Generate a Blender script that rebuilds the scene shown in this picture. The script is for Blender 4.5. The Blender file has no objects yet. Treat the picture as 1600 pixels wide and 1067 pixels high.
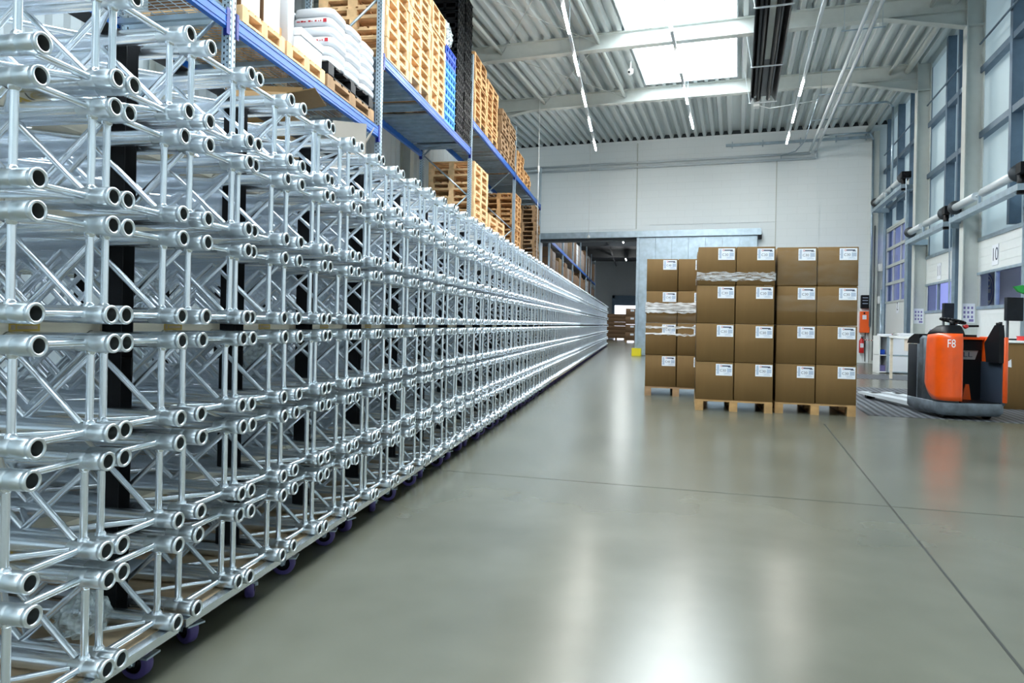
import bpy, math, random
from math import sin, cos, pi, radians, atan, sqrt
from mathutils import Vector, Matrix
random.seed(7)
scene = bpy.context.scene
COL = scene.collection

# ------------------------------------------------------------------ camera
# world frame: +y runs down the aisle, x to the right, camera stands at x=0,y=0
YAW = atan(194/1060); ROLL = radians(1.15)
cd = bpy.data.cameras.new('camera'); cam = bpy.data.objects.new('camera', cd); COL.objects.link(cam)
cd.sensor_width = 36; cd.sensor_fit = 'HORIZONTAL'; cd.lens = 1060*36/1600
cd.shift_y = -29.5/1600; cd.clip_end = 300; cd.clip_start = .05
cam.matrix_world = (Matrix.Translation((0, 0, 1.10)) @ Matrix.Rotation(YAW, 4, 'Z')
                    @ Matrix.Rotation(radians(90), 4, 'X') @ Matrix.Rotation(ROLL, 4, 'Z'))
scene.camera = cam

# ------------------------------------------------------------------ view, world, lights
vs = scene.view_settings
vs.view_transform = 'Standard'; vs.look = 'None'; vs.gamma = 1; vs.use_curve_mapping = False
vs.exposure = 1.1
wd = bpy.data.worlds.new('sky'); scene.world = wd; wd.use_nodes = True
bg = wd.node_tree.nodes['Background']; bg.inputs[0].default_value = (.40, .45, .90, 1); bg.inputs[1].default_value = .55

BA = radians(8.0)                       # the building is turned 8 degrees against the aisle
def B(q, D, z=0.0):                     # building coordinates (across, along, up) -> world
    return Vector((q*cos(BA)+D*sin(BA), -q*sin(BA)+D*cos(BA), z))
BM = Matrix.Rotation(-BA, 4, 'Z')

def area(name, loc, rot, sx, sy, power, col):
    l = bpy.data.lights.new(name, 'AREA'); l.shape = 'RECTANGLE'; l.size = sx; l.size_y = sy
    l.energy = power; l.color = col
    o = bpy.data.objects.new(name, l); COL.objects.link(o)
    o.matrix_world = Matrix.Translation(loc) @ rot
    return o
DAY = (.86, .95, 1.0)
WHITE = (1, 1, 1)
SKY_E = 7.6        # brightness of the roof light sheets
LAMP_E = 80.0
TRANS_E = .13       # daylight through the translucent wall panels

# ------------------------------------------------------------------ mesh builder
class MB:
    def __init__(s): s.v = []; s.f = []; s.m = []; s.s = []
    def add(s, vs, fs, mi=0, sm=False):
        b = len(s.v); s.v += [tuple(x) for x in vs]
        for f in fs: s.f.append(tuple(b+i for i in f)); s.m.append(mi); s.s.append(sm)
    def box(s, x0, x1, y0, y1, z0, z1, mi=0, M=None):
        vs = [Vector((x, y, z)) for z in (z0, z1) for y in (y0, y1) for x in (x0, x1)]
        if M is not None: vs = [M @ v for v in vs]
        s.add(vs, [(0, 2, 3, 1), (4, 5, 7, 6), (0, 1, 5, 4), (2, 6, 7, 3), (0, 4, 6, 2), (1, 3, 7, 5)], mi)
        return s
    def cbox(s, c, d, mi=0, M=None):
        return s.box(c[0]-d[0]/2, c[0]+d[0]/2, c[1]-d[1]/2, c[1]+d[1]/2, c[2]-d[2]/2, c[2]+d[2]/2, mi, M)
    def bev(s, x0, x1, y0, y1, z0, z1, r, mi=0, M=None, seg=3, axis=2):
        # rounded-rectangle prism (rounded about the given axis) with a small rim chamfer
        lo = [x0, y0, z0]; hi = [x1, y1, z1]; a = [i for i in range(3) if i != axis]
        def ring(inset):
            pts = []
            u0, u1, v0, v1 = lo[a[0]]+inset, hi[a[0]]-inset, lo[a[1]]+inset, hi[a[1]]-inset
            rr = max(r-inset, r*.3)
            for cu, cv, st in ((u1-rr, v1-rr, 0), (u0+rr, v1-rr, 1), (u0+rr, v0+rr, 2), (u1-rr, v0+rr, 3)):
                for k in range(seg+1):
                    t = (st+k/seg)*pi/2; pts.append((cu+rr*cos(t), cv+rr*sin(t)))
            return pts
        c = min(r*.35, (hi[axis]-lo[axis])*.3)
        rings = [(ring(c), lo[axis]), (ring(0), lo[axis]+c), (ring(0), hi[axis]-c), (ring(c), hi[axis])]
        vs = []
        for pts, h in rings:
            for (u, v) in pts:
                p = [0, 0, 0]; p[a[0]] = u; p[a[1]] = v; p[axis] = h
                p = Vector(p); vs.append(M @ p if M is not None else p)
        n = len(rings[0][0]); fs = []
        for k in range(3):
            for i in range(n): fs.append((k*n+i, k*n+(i+1) % n, (k+1)*n+(i+1) % n, (k+1)*n+i))
        if axis == 1: fs = [tuple(reversed(f)) for f in fs]
        s.add(vs, fs, mi, True)
        cap = [tuple(range(n-1, -1, -1)), tuple(range(3*n, 4*n))]
        if axis == 1: cap = [tuple(reversed(f)) for f in cap]
        b = len(s.v)-len(vs)
        for f in cap: s.f.append(tuple(b+i for i in f)); s.m.append(mi); s.s.append(False)
        return s
    def tube(s, p0, p1, r, n=8, mi=0, r2=None, caps=True):
        p0 = Vector(p0); p1 = Vector(p1); d = (p1-p0)
        if d.length < 1e-6: return s
        d.normalize(); r2 = r if r2 is None else r2
        up = Vector((0, 0, 1)) if abs(d.z) < .9 else Vector((1, 0, 0))
        u = d.cross(up).normalized(); w = d.cross(u)
        vs = []
        for (p, rr) in ((p0, r), (p1, r2)):
            for i in range(n):
                t = 2*pi*i/n; vs.append(p+u*(rr*cos(t))+w*(rr*sin(t)))
        s.add(vs, [(i, (i+1) % n, n+(i+1) % n, n+i) for i in range(n)], mi, n > 5)
        if caps: 
            b = len(s.v)-2*n
            s.f.append(tuple(b+i for i in range(n-1, -1, -1))); s.m.append(mi); s.s.append(False)
            s.f.append(tuple(b+n+i for i in range(n))); s.m.append(mi); s.s.append(False)
        return s
    def path(s, pts, r, n=8, mi=0):
        for a, b in zip(pts[:-1], pts[1:]): s.tube(a, b, r, n, mi)
        return s
    def lathe(s, o, ax, prof, n=16, mi=0, sm=True):
        # prof: list of (distance along axis, radius)
        o = Vector(o); d = Vector(ax).normalized()
        up = Vector((0, 0, 1)) if abs(d.z) < .9 else Vector((1, 0, 0))
        u = d.cross(up).normalized(); w = d.cross(u); vs = []; fs = []
        for (h, r) in prof:
            for i in range(n):
                t = 2*pi*i/n; vs.append(o+d*h+u*(max(r, 1e-5)*cos(t))+w*(max(r, 1e-5)*sin(t)))
        for k in range(len(prof)-1):
            for i in range(n): fs.append((k*n+i, k*n+(i+1) % n, (k+1)*n+(i+1) % n, (k+1)*n+i))
        s.add(vs, fs, mi, sm); return s
    def prism(s, poly, axis, a0, a1, mi=0, M=None, sm=False):
        # poly in the two other axes (in cyclic order of remaining axes), extruded along axis
        n = len(poly); vs = []
        o = [i for i in range(3) if i != axis]
        for h in (a0, a1):
            for (u, v) in poly:
                p = [0, 0, 0]; p[o[0]] = u; p[o[1]] = v; p[axis] = h; p = Vector(p)
                vs.append(M @ p if M is not None else p)
        s.add(vs, [(i, (i+1) % n, n+(i+1) % n, n+i) for i in range(n)], mi, sm)
        b = len(s.v)-2*n
        s.f.append(tuple(b+i for i in range(n-1, -1, -1))); s.m.append(mi); s.s.append(False)
        s.f.append(tuple(b+n+i for i in range(n))); s.m.append(mi); s.s.append(False)
        return s
    def quad(s, a, b, c, d, mi=0): s.add([a, b, c, d], [(0, 1, 2, 3)], mi); return s
    def mesh(s, name, mats, fixn=True):
        me = bpy.data.meshes.new(name); me.from_pydata(s.v, [], s.f)
        for m in (mats if isinstance(mats, (list, tuple)) else [mats]): me.materials.append(m)
        me.polygons.foreach_set('material_index', s.m); me.polygons.foreach_set('use_smooth', s.s)
        if fixn:
            import bmesh
            bm = bmesh.new(); bm.from_mesh(me); bmesh.ops.recalc_face_normals(bm, faces=bm.faces); bm.to_mesh(me); bm.free()
        me.update(); return me
    def obj(s, name, mats, parent=None, fixn=True):
        return link(name, s.mesh(name, mats, fixn), parent)

def link(name, data, parent=None, mat=None):
    o = bpy.data.objects.new(name, data); COL.objects.link(o)
    if parent is not None: o.parent = parent
    if mat is not None: o.matrix_world = mat
    return o
def tag(o, label=None, cat=None, group=None, kind=None):
    if label: o['label'] = label
    if cat: o['category'] = cat
    if group: o['group'] = group
    if kind: o['kind'] = kind
    return o
def thing(name, label, cat, loc=(0, 0, 0), rz=0, group=None):
    o = bpy.data.objects.new(name, None); COL.objects.link(o); o.empty_display_size = .1
    o.location = loc; o.rotation_euler = (0, 0, rz)
    return tag(o, label, cat, group)
def dup(o, parent=None, loc=None, rz=None):
    c = o.copy(); COL.objects.link(c)
    if parent is not None: c.parent = parent
    if loc is not None: c.location = loc
    if rz is not None: c.rotation_euler = (0, 0, rz)
    for ch in list(o.children): dup(ch, c)
    return c
def text_mesh(txt, size, extrude=.0005):
    cu = bpy.data.curves.new('lettering', 'FONT'); cu.body = txt; cu.size = size; cu.extrude = extrude
    cu.align_x = 'CENTER'; cu.align_y = 'CENTER'
    o = bpy.data.objects.new('lettering_source', cu); COL.objects.link(o)
    dg = bpy.context.evaluated_depsgraph_get(); dg.update()
    me = bpy.data.meshes.new_from_object(o.evaluated_get(dg))
    bpy.data.objects.remove(o); return me

# ------------------------------------------------------------------ materials
def mat(name, col, rough=.5, metal=0, noise=0, nscale=8, bump=0, bscale=30, emit=None, estr=0, alpha=1, spec=.5, stretch=None, coat=0, rvar=0):
    m = bpy.data.materials.new(name); m.use_nodes = True; nt = m.node_tree; p = nt.nodes['Principled BSDF']
    p.inputs['Base Color'].default_value = (*col, 1); p.inputs['Roughness'].default_value = rough
    p.inputs['Metallic'].default_value = metal; p.inputs['Alpha'].default_value = alpha
    p.inputs['Specular IOR Level'].default_value = spec; p.inputs['Coat Weight'].default_value = coat
    if emit: p.inputs['Emission Color'].default_value = (*emit, 1); p.inputs['Emission Strength'].default_value = estr
    if noise or bump or rvar:
        tc = nt.nodes.new('ShaderNodeTexCoord'); mp = nt.nodes.new('ShaderNodeMapping')
        nt.links.new(tc.outputs['Object'], mp.inputs[0])
        if stretch: mp.inputs['Scale'].default_value = stretch
    if noise or rvar:
        n = nt.nodes.new('ShaderNodeTexNoise'); n.inputs['Scale'].default_value = nscale; n.inputs['Detail'].default_value = 5
        nt.links.new(mp.outputs[0], n.inputs['Vector'])
    if noise:
        r = nt.nodes.new('ShaderNodeValToRGB')
        r.color_ramp.elements[0].position = .3; r.color_ramp.elements[1].position = .7
        r.color_ramp.elements[0].color = (*[max(0, c*(1-noise)) for c in col], 1)
        r.color_ramp.elements[1].color = (*[min(1, c*(1+noise)) for c in col], 1)
        nt.links.new(n.outputs['Fac'], r.inputs[0]); nt.links.new(r.outputs[0], p.inputs['Base Color'])
    if rvar:
        mr = nt.nodes.new('ShaderNodeMapRange'); mr.inputs['To Min'].default_value = max(.02, rough-rvar); mr.inputs['To Max'].default_value = rough+rvar
        mr.inputs['From Min'].default_value = .3; mr.inputs['From Max'].default_value = .7
        nt.links.new(n.outputs['Fac'], mr.inputs['Value']); nt.links.new(mr.outputs[0], p.inputs['Roughness'])
    if bump:
        b = nt.nodes.new('ShaderNodeTexNoise'); b.inputs['Scale'].default_value = bscale; b.inputs['Detail'].default_value = 4
        bb = nt.nodes.new('ShaderNodeBump'); bb.inputs['Strength'].default_value = bump; bb.inputs['Distance'].default_value = .01
        nt.links.new(mp.outputs[0], b.inputs['Vector']); nt.links.new(b.outputs['Fac'], bb.inputs['Height']); nt.links.new(bb.outputs[0], p.inputs['Normal'])
    return m
ALU = mat('aluminium', (.84, .90, .96), .25, .94, noise=.03, nscale=3)
ALU2 = mat('cast aluminium', (.78, .84, .88), .28, .95, noise=.04, nscale=8)
BORE = mat('dull shaded coupler bore', (.16, .17, .17), .6, .6)  # rough, and darkened to stand in for shade inside the coupler hole
ZINC = mat('galvanised steel', (.42, .52, .60), .42, .75, noise=.14, nscale=6)
ZINCD = mat('dark galvanised steel', (.13, .19, .26), .45, .6, noise=.12, nscale=5)
BLUE = mat('blue rack paint', (.004, .11, .48), .32, 0, noise=.08, spec=.4)
BLUED = mat('deep blue rack paint', (.006, .016, .22), .35, 0, spec=.4)
PLY = mat('birch plywood', (.56, .42, .27), .6, 0, noise=.16, nscale=5, stretch=(1, 6, 6))
BOARD = mat('pale separator board', (.80, .72, .58), .6, 0, noise=.10, nscale=9, stretch=(1, 1, 6))
GOLD = mat('gold print', (.62, .42, .08), .5)
TREAD = mat('purple wheel rubber', (.075, .055, .20), .5)
BLACK = mat('black plastic', (.005, .006, .008), .45, spec=.2)
STRAP = mat('black webbing', (.004, .005, .008), .8, bump=.2, bscale=300)
PINE = mat('pine pallet wood', (.74, .48, .25), .75, 0, noise=.22, nscale=7, bump=.2)
PINEW = mat('warm pallet wood', (.62, .35, .15), .75, 0, noise=.25, nscale=7, bump=.2)
PINED = mat('aged pallet wood', (.34, .21, .11), .8, 0, noise=.25, nscale=7, bump=.2)
CARD = mat('brown cardboard', (.165, .097, .034), .72, 0, noise=.05, nscale=2.5, stretch=(6, 6, .5), spec=.25)
CARDF = mat('worn brown cardboard', (.17, .10, .055), .75, 0, noise=.10, nscale=3, spec=.2)
CARDW = mat('pale cardboard', (.66, .58, .50), .7, 0, noise=.05, nscale=3, spec=.2)
CARDG = mat('greyish cardboard', (.24, .19, .16), .75)
CARDE = mat('cardboard edge', (.62, .50, .34), .8)
PAPER = mat('white paper', (.78, .82, .88), .6)
PRINT = mat('dark print', (.03, .04, .08), .6)
GREYP = mat('grey print', (.42, .50, .62), .6)
REDP = mat('red print', (.5, .03, .04), .5)
ORANGE = mat('orange paint', (.74, .085, .005), .33, 0, noise=.08, nscale=6, coat=.25, bump=.03)
TGREY = mat('blue grey truck paint', (.13, .16, .19), .5, .1, noise=.35, nscale=9)
TDARK = mat('charcoal truck panel', (.012, .016, .022), .5, 0, noise=.2, spec=.3)
WHITEP = mat('white paint', (.80, .83, .83), .5, 0)
CREAMP = mat('warm white steel paint', (.52, .56, .54), .45, 0, noise=.03)
STEELW = mat('pale grey pipe paint', (.62, .68, .72), .4, .2)
SACK = mat('white plastic sack', (.74, .76, .79), .45, 0, bump=.5, bscale=9)
WBOX = mat('white carton', (.62, .64, .67), .55)
CYANP = mat('blue plastic crate', (.02, .30, .80), .4)
DBLUE = mat('cobalt plastic crate', (.01, .08, .55), .4)
YELLOW = mat('yellow kerb paint', (.85, .72, .02), .5)
GREENS = mat('green tag', (.35, .65, .05), .5)
GREENC = mat('green cloth', (.02, .33, .06), .7)
RED = mat('red enamel', (.6, .02, .02), .35)
LEAD = mat('dark heater steel', (.05, .052, .06), .35, .6, noise=.2)
DOORW = mat('white door panel', (.70, .74, .74), .45, 0, noise=.02)
PURPLE = mat('lavender plastic', (.20, .18, .42), .5)
MATT = mat('dark steel', (.05, .06, .07), .5, .4)
def emis(name, col, s):
    m = bpy.data.materials.new(name); m.use_nodes = True; nt = m.node_tree; nt.nodes.clear()
    e = nt.nodes.new('ShaderNodeEmission'); e.inputs[0].default_value = (*col, 1); e.inputs[1].default_value = s
    o = nt.nodes.new('ShaderNodeOutputMaterial'); nt.links.new(e.outputs[0], o.inputs[0]); return m
SKYL = emis('daylit roof light sheet', DAY, SKY_E)
TUBEL = emis('lit lamp tube', (1, .97, .90), LAMP_E)
DAYD = emis('daylight outside far door', (.85, .88, 1), 2.5)
def glass(name, tint, gloss=.06):
    m = bpy.data.materials.new(name); m.use_nodes = True; nt = m.node_tree; nt.nodes.clear()
    t = nt.nodes.new('ShaderNodeBsdfTransparent'); t.inputs[0].default_value = (*tint, 1)
    g = nt.nodes.new('ShaderNodeBsdfGlossy'); g.inputs['Roughness'].default_value = .05
    mx = nt.nodes.new('ShaderNodeMixShader'); mx.inputs[0].default_value = gloss
    o = nt.nodes.new('ShaderNodeOutputMaterial')
    nt.links.new(t.outputs[0], mx.inputs[1]); nt.links.new(g.outputs[0], mx.inputs[2]); nt.links.new(mx.outputs[0], o.inputs[0]); return m
GLASS = glass('window glass', (.85, .87, .95))
def film_mat(name, a, rough=.12, col=(.9, .93, .95), bs=12, bst=1.0, stretch=(1, 1, 6)):
    m = bpy.data.materials.new(name); m.use_nodes = True; nt = m.node_tree; nt.nodes.clear()
    tc = nt.nodes.new('ShaderNodeTexCoord'); mp = nt.nodes.new('ShaderNodeMapping'); mp.inputs['Scale'].default_value = stretch
    n = nt.nodes.new('ShaderNodeTexNoise'); n.inputs['Scale'].default_value = bs; n.inputs['Detail'].default_value = 6
    bb = nt.nodes.new('ShaderNodeBump'); bb.inputs['Strength'].default_value = bst; bb.inputs['Distance'].default_value = .02
    t = nt.nodes.new('ShaderNodeBsdfTransparent'); p = nt.nodes.new('ShaderNodeBsdfPrincipled')
    p.inputs['Base Color'].default_value = (*col, 1); p.inputs['Roughness'].default_value = rough; p.inputs['Specular IOR Level'].default_value = 1
    r = nt.nodes.new('ShaderNodeMapRange'); r.inputs['From Min'].default_value = .35; r.inputs['From Max'].default_value = .7
    r.inputs['To Min'].default_value = a*.25; r.inputs['To Max'].default_value = min(1, a*1.8)
    mx = nt.nodes.new('ShaderNodeMixShader'); o = nt.nodes.new('ShaderNodeOutputMaterial')
    L = nt.links.new; L(tc.outputs['Object'], mp.inputs[0]); L(mp.outputs[0], n.inputs[0]); L(n.outputs['Fac'], bb.inputs['Height'])
    L(bb.outputs[0], p.inputs['Normal']); L(n.outputs['Fac'], r.inputs['Value']); L(r.outputs[0], mx.inputs[0])
    L(t.outputs[0], mx.inputs[1]); L(p.outputs[0], mx.inputs[2]); L(mx.outputs[0], o.inputs[0]); return m
FILM = film_mat('clear stretch film', .38)
BAG = film_mat('crumpled clear plastic', .55, .15, (.75, .85, .88), 18, 1.0, (1, 1, 1))
# translucent daylight wall panel
TRANS = mat('translucent wall panel', (.40, .48, .50), .5, emit=(.62, .86, 1.0), estr=TRANS_E, stretch=(1, 1, 1))
# polished concrete
def concrete():
    m = bpy.data.materials.new('polished concrete'); m.use_nodes = True; nt = m.node_tree; p = nt.nodes['Principled BSDF']; L = nt.links.new
    tc = nt.nodes.new('ShaderNodeTexCoord')
    n1 = nt.nodes.new('ShaderNodeTexNoise'); n1.inputs['Scale'].default_value = 1.3; n1.inputs['Detail'].default_value = 3; n1.inputs['Roughness'].default_value = .5
    n2 = nt.nodes.new('ShaderNodeTexNoise'); n2.inputs['Scale'].default_value = 3.5; n2.inputs['Detail'].default_value = 4; n2.inputs['Roughness'].default_value = .5
    n3 = nt.nodes.new('ShaderNodeTexNoise'); n3.inputs['Scale'].default_value = 120; n3.inputs['Detail'].default_value = 2
    for n in (n1, n2, n3): L(tc.outputs['Object'], n.inputs['Vector'])
    r1 = nt.nodes.new('ShaderNodeValToRGB'); e = r1.color_ramp.elements
    e[0].position = .3; e[0].color = (.094, .098, .076, 1); e[1].position = .72; e[1].color = (.130, .134, .106, 1)
    mx = nt.nodes.new('ShaderNodeMix'); mx.data_type = 'RGBA'; mx.blend_type = 'MULTIPLY'; mx.inputs['Factor'].default_value = .55
    r2 = nt.nodes.new('ShaderNodeValToRGB'); r2.color_ramp.elements[0].position = .3; r2.color_ramp.elements[0].color = (.95, .95, .95, 1)
    r2.color_ramp.elements[1].position = .62; r2.color_ramp.elements[1].color = (1.0, 1.0, 1.0, 1)
    L(n1.outputs['Fac'], r1.inputs[0]); L(n2.outputs['Fac'], r2.inputs[0]); L(r1.outputs[0], mx.inputs['A']); L(r2.outputs[0], mx.inputs['B'])
    L(mx.outputs['Result'], p.inputs['Base Color'])
    rr = nt.nodes.new('ShaderNodeMapRange'); rr.inputs['From Min'].default_value = .3; rr.inputs['From Max'].default_value = .7
    rr.inputs['To Min'].default_value = .225; rr.inputs['To Max'].default_value = .25
    L(n2.outputs['Fac'], rr.inputs['Value']); L(rr.outputs[0], p.inputs['Roughness'])
    b = nt.nodes.new('ShaderNodeBump'); b.inputs['Strength'].default_value = .004; b.inputs['Distance'].default_value = .002
    L(n3.outputs['Fac'], b.inputs['Height']); L(b.outputs[0], p.inputs['Normal'])
    p.inputs['Specular IOR Level'].default_value = .52
    return m
FLOORM = concrete()
def blockwall():
    m = mat('white painted block wall', (.84, .86, .86), .55); nt = m.node_tree; p = nt.nodes['Principled BSDF']; L = nt.links.new
    tc = nt.nodes.new('ShaderNodeTexCoord'); mp = nt.nodes.new('ShaderNodeMapping'); mp.inputs['Rotation'].default_value = (radians(90), 0, 0)
    br = nt.nodes.new('ShaderNodeTexBrick'); br.inputs['Scale'].default_value = 1; br.inputs['Mortar Size'].default_value = .006
    br.inputs['Brick Width'].default_value = .62; br.inputs['Row Height'].default_value = .25
    br.inputs['Color1'].default_value = (.80, .86, .885, 1); br.inputs['Color2'].default_value = (.79, .85, .875, 1); br.inputs['Mortar'].default_value = (.74, .80, .82, 1)
    L(tc.outputs['Object'], mp.inputs[0]); L(mp.outputs[0], br.inputs['Vector']); L(br.outputs['Color'], p.inputs['Base Color']); return m
WALLM = blockwall()
CLAD = mat('pale blue grey cladding', (.62, .71, .76), .5, .1)
DECKM = mat('ceiling sheet steel', (.58, .64, .65), .42, .15)
DARKC = mat('dark ceiling', (.10, .11, .12), .6)  # even dark grey for the far ceiling and the lintel
def grooved():
    m = mat('grooved dark mat', (.10, .11, .13), .45, .2); nt = m.node_tree; p = nt.nodes['Principled BSDF']; L = nt.links.new
    tc = nt.nodes.new('ShaderNodeTexCoord'); w = nt.nodes.new('ShaderNodeTexWave'); w.wave_type = 'BANDS'; w.bands_direction = 'X'
    w.inputs['Scale'].default_value = 3.2; w.inputs['Distortion'].default_value = 0
    r = nt.nodes.new('ShaderNodeValToRGB'); r.color_ramp.elements[0].position = .35; r.color_ramp.elements[0].color = (.035, .04, .05, 1)
    r.color_ramp.elements[1].position = .65; r.color_ramp.elements[1].color = (.15, .165, .185, 1)
    b = nt.nodes.new('ShaderNodeBump'); b.inputs['Strength'].default_value = .5; b.inputs['Distance'].default_value = .01
    L(tc.outputs['Object'], w.inputs['Vector']); L(w.outputs['Fac'], r.inputs[0]); L(r.outputs[0], p.inputs['Base Color'])
    L(w.outputs['Fac'], b.inputs['Height']); L(b.outputs[0], p.inputs['Normal']); return m
MATM = grooved()

# ------------------------------------------------------------------ room shell (building frame, mesh turned by BM)
QL, QR, DB, DN, ZC = -8.3, 4.55, 25.0, -7.0, 7.86
OQ0, OQ1, OZ = -7.22, -3.42, 4.30      # opening in the back wall
def struct(mb, name, mats, parent=None, M=BM, fixn=True):
    o = mb.obj(name, mats, parent, fixn)
    if parent is None:
        o.matrix_world = M; o['kind'] = 'structure'
    return o
fl = MB(); fl.box(-40, 30, -12, 90, -.1, 0)
f = fl.obj('floor', FLOORM); f['kind'] = 'structure'
# back wall with opening
w = MB()
w.box(QL-.2, OQ0, DB, DB+.3, 0, ZC+.3); w.box(OQ1, QR+.6, DB, DB+.3, 0, ZC+.3); w.box(OQ0, OQ1, DB, DB+.3, OZ, ZC+.3)
# slightly proud panels and pilaster
w.box(-3.10, 1.18, DB-.03, DB, 4.75, 6.88); w.box(1.18, 2.55, DB-.03, DB, 0, 6.88); w.box(-8.0, -3.55, DB-.02, DB, 4.62, 7.0)
struct(w, 'wall_back', WALLM)
w = MB(); w.box(4.12, 4.30, DB-.25, DB, 0, 7.6); w.box(-3.6, -3.56, DB-.035, DB-.02, 4.62, 7.75); w.box(1.17, 1.2, DB-.06, DB, 0, 6.9)
struct(w, 'trim_1', CREAMP)
w = MB()
nr = 260; Dl0, Dl1 = DN, DB; pts = []
for i in range(nr+1):
    D = Dl0+(Dl1-Dl0)*i/nr; pts.append((QL+(.03 if i % 2 else 0), D))
poly = pts+[(QL-.2, Dl1), (QL-.2, Dl0)]
w.prism(poly, 2, 0, ZC+.3)
struct(w, 'wall_left', CLAD)
w = MB(); w.box(QL-.2, QR+.8, DN-.2, DN, 0, ZC+.3); struct(w, 'wall_near', WALLM)

# ceiling: trapezoidal sheet running along the building, roof light strip left open
SQ0, SQ1, SD1 = -2.56, -.14, 19.25
def deck(q0, q1, d0, d1, pitch=.285, dep=.13):
    prof = []; q = q0; k = 0
    while q < q1-1e-4:
        for dq, z in ((0, dep), (.10, dep), (.145, 0), (.24, 0)):
            if q+dq <= q1: prof.append((q+dq, ZC-.0+z))
        q += pitch
    prof.append((q1, ZC+dep))
    m = MB(); vs = []
    for D in (d0, d1):
        for (qq, z) in prof: vs.append((qq, D, z))
    n = len(prof); m.add(vs, [(i, i+1, n+i+1, n+i) for i in range(n-1)])
    return m
c = deck(QL, SQ0, DN, DB)
for (a, b_, d0, d1) in ((SQ0, SQ1, SD1, DB), (SQ1, QR+.6, DN, DB)):
    t = deck(a, b_, d0, d1); c.add(t.v, t.f)
c.box(QL-.2, QR+.8, DN-.2, DB+.3, ZC+.42, ZC+.5) if False else None
# insulation above the sheet keeps the sky out
c.box(QL-.2, SQ0-.0, DN-.2, DB+.3, ZC+.16, ZC+.26); c.box(SQ1, QR+.8, DN-.2, DB+.3, ZC+.16, ZC+.26); c.box(SQ0, SQ1, SD1, DB+.3, ZC+.16, ZC+.26)
struct(c, 'ceiling', DECKM, fixn=False)
# roof light: side kerbs, glazing bars, daylit sheet
t = MB(); t.box(SQ0-.03, SQ0, DN, SD1, ZC, ZC+.55); t.box(SQ1, SQ1+.03, DN, SD1, ZC, ZC+.55); t.box(SQ0-.03, SQ1+.03, SD1, SD1+.03, ZC, ZC+.55)
roof = struct(t, 'window_1', STEELW)
t = MB(); t.box(SQ0-.03, SQ1+.03, DN, SD1, ZC+.55, ZC+.58); t.obj('roof_light_sheet', SKYL, roof)
# roof beams: I section with haunches
DR = [19.55, 15.65, 11.75, 7.85, 3.95, .05, -3.85]
zb = 7.50
for k, D in enumerate(DR):
    m = MB()
    m.box(QL, 4.22, D-.006, D+.006, zb, ZC); m.box(QL, 4.22, D-.10, D+.10, zb-.012, zb+.006); m.box(QL, 4.22, D-.10, D+.10, ZC-.012, ZC)
    for (q0, q1) in ((4.22, 2.75), (QL+.3, QL+2.3)):
        zz = 7.17
        s_ = 1 if q1 > q0 else -1
        pl = [(q0, zb), (q1, zb), (q0, zz)]
        m.prism(pl, 1, D-.006, D+.006)
        L_ = Vector((q1-q0, 0, zb-zz)); 
        m.add([(q0, D-.1, zz), (q0, D+.1, zz), (q1, D+.1, zb), (q1, D-.1, zb), (q0, D-.1, zz-.015), (q0, D+.1, zz-.015), (q1, D+.1, zb-.015), (q1, D-.1, zb-.015)],
              [(0, 1, 2, 3), (7, 6, 5, 4), (0, 3, 7, 4), (1, 5, 6, 2), (0, 4, 5, 1), (3, 2, 6, 7)])
    struct(m, 'trim_%d' % (2+k), CREAMP)
# columns, I section, right and left side
for k, D in enumerate(DR):
    m = MB()
    for s_ in ((4.20, 4.52),):
        m.box(s_[0], s_[0]+.018, D-.12, D+.12, 0, ZC); m.box(s_[1]-.018, s_[1], D-.12, D+.12, 0, ZC); m.box(s_[0], s_[1], D-.006, D+.006, 0, ZC)
        m.box(s_[0], s_[1], D-.12, D+.12, 7.16, 7.175)
    struct(m, 'trim_%d' % (20+k), CREAMP)
    if D > 3:
        m = MB(); m.box(QL+.03, QL+.05, D-.1, D+.1, 0, ZC); m.box(QL+.3, QL+.32, D-.1, D+.1, 0, ZC); m.box(QL+.03, QL+.32, D-.006, D+.006, 0, ZC)
        struct(m, 'trim_%d' % (30+k), CREAMP)
# strut tubes and thin cross rods under the sheet
m = MB()
for q in (-5.6, -3.2, 3.6):
    m.tube((q, -3, 7.68), (q, DR[0], 7.68), .045, 10)
for q0, q1 in ((-5.6, -3.2), (-3.2, -5.6)):
    for i in range(4): m.tube((q0, DR[i+1], 7.66), (q1, DR[i], 7.66), .008, 6)
m.tube((4.0, 10, 7.70), (4.0, DB, 7.70), .07, 12)
struct(m, 'trim_40', CREAMP)

# right wall: steel frame, translucent panels, docks
QW = 4.62
m = MB()
holes = [(13.18, 16.12, 'dock'), (17.02, 19.92, 'dock'), (21.4, 24.42, 'tall')]
for d0, d1 in ((DN, 13.18), (16.12, 17.02), (19.92, 21.4), (24.42, DB)):
    m.box(QW, QW+.2, d0, d1, 0, 3.5)
m.box(QW, QW+.2, 21.0, DB, 5.25, 5.5)
struct(m, 'wall_right', DOORW)
m = MB(); m.box(QW+.04, QW+.07, DN, 21.0, 3.45, ZC+.2); m.box(QW+.04, QW+.07, 21.0, DB, 5.3, ZC+.2)
m.box(QW+.04, QW+.07, 13.18, 16.12, 2.9, 3.5); m.box(QW+.04, QW+.07, 17.02, 19.92, 2.9, 3.5); m.box(QW+.04, QW+.07, 21.0, DB, 4.3, 5.3)
struct(m, 'window_2', TRANS)
m = MB()
def ibar(m, q, D, z0, z1, w=.14):
    m.box(q-.10, q+.02, D-w/2, D+w/2, z0, z1)
for D in (13.18, 16.12, 17.02, 19.92, 21.35, 24.45): m.box(QW-.16, QW+.02, D-.05, D+.05, 0, ZC)
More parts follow.
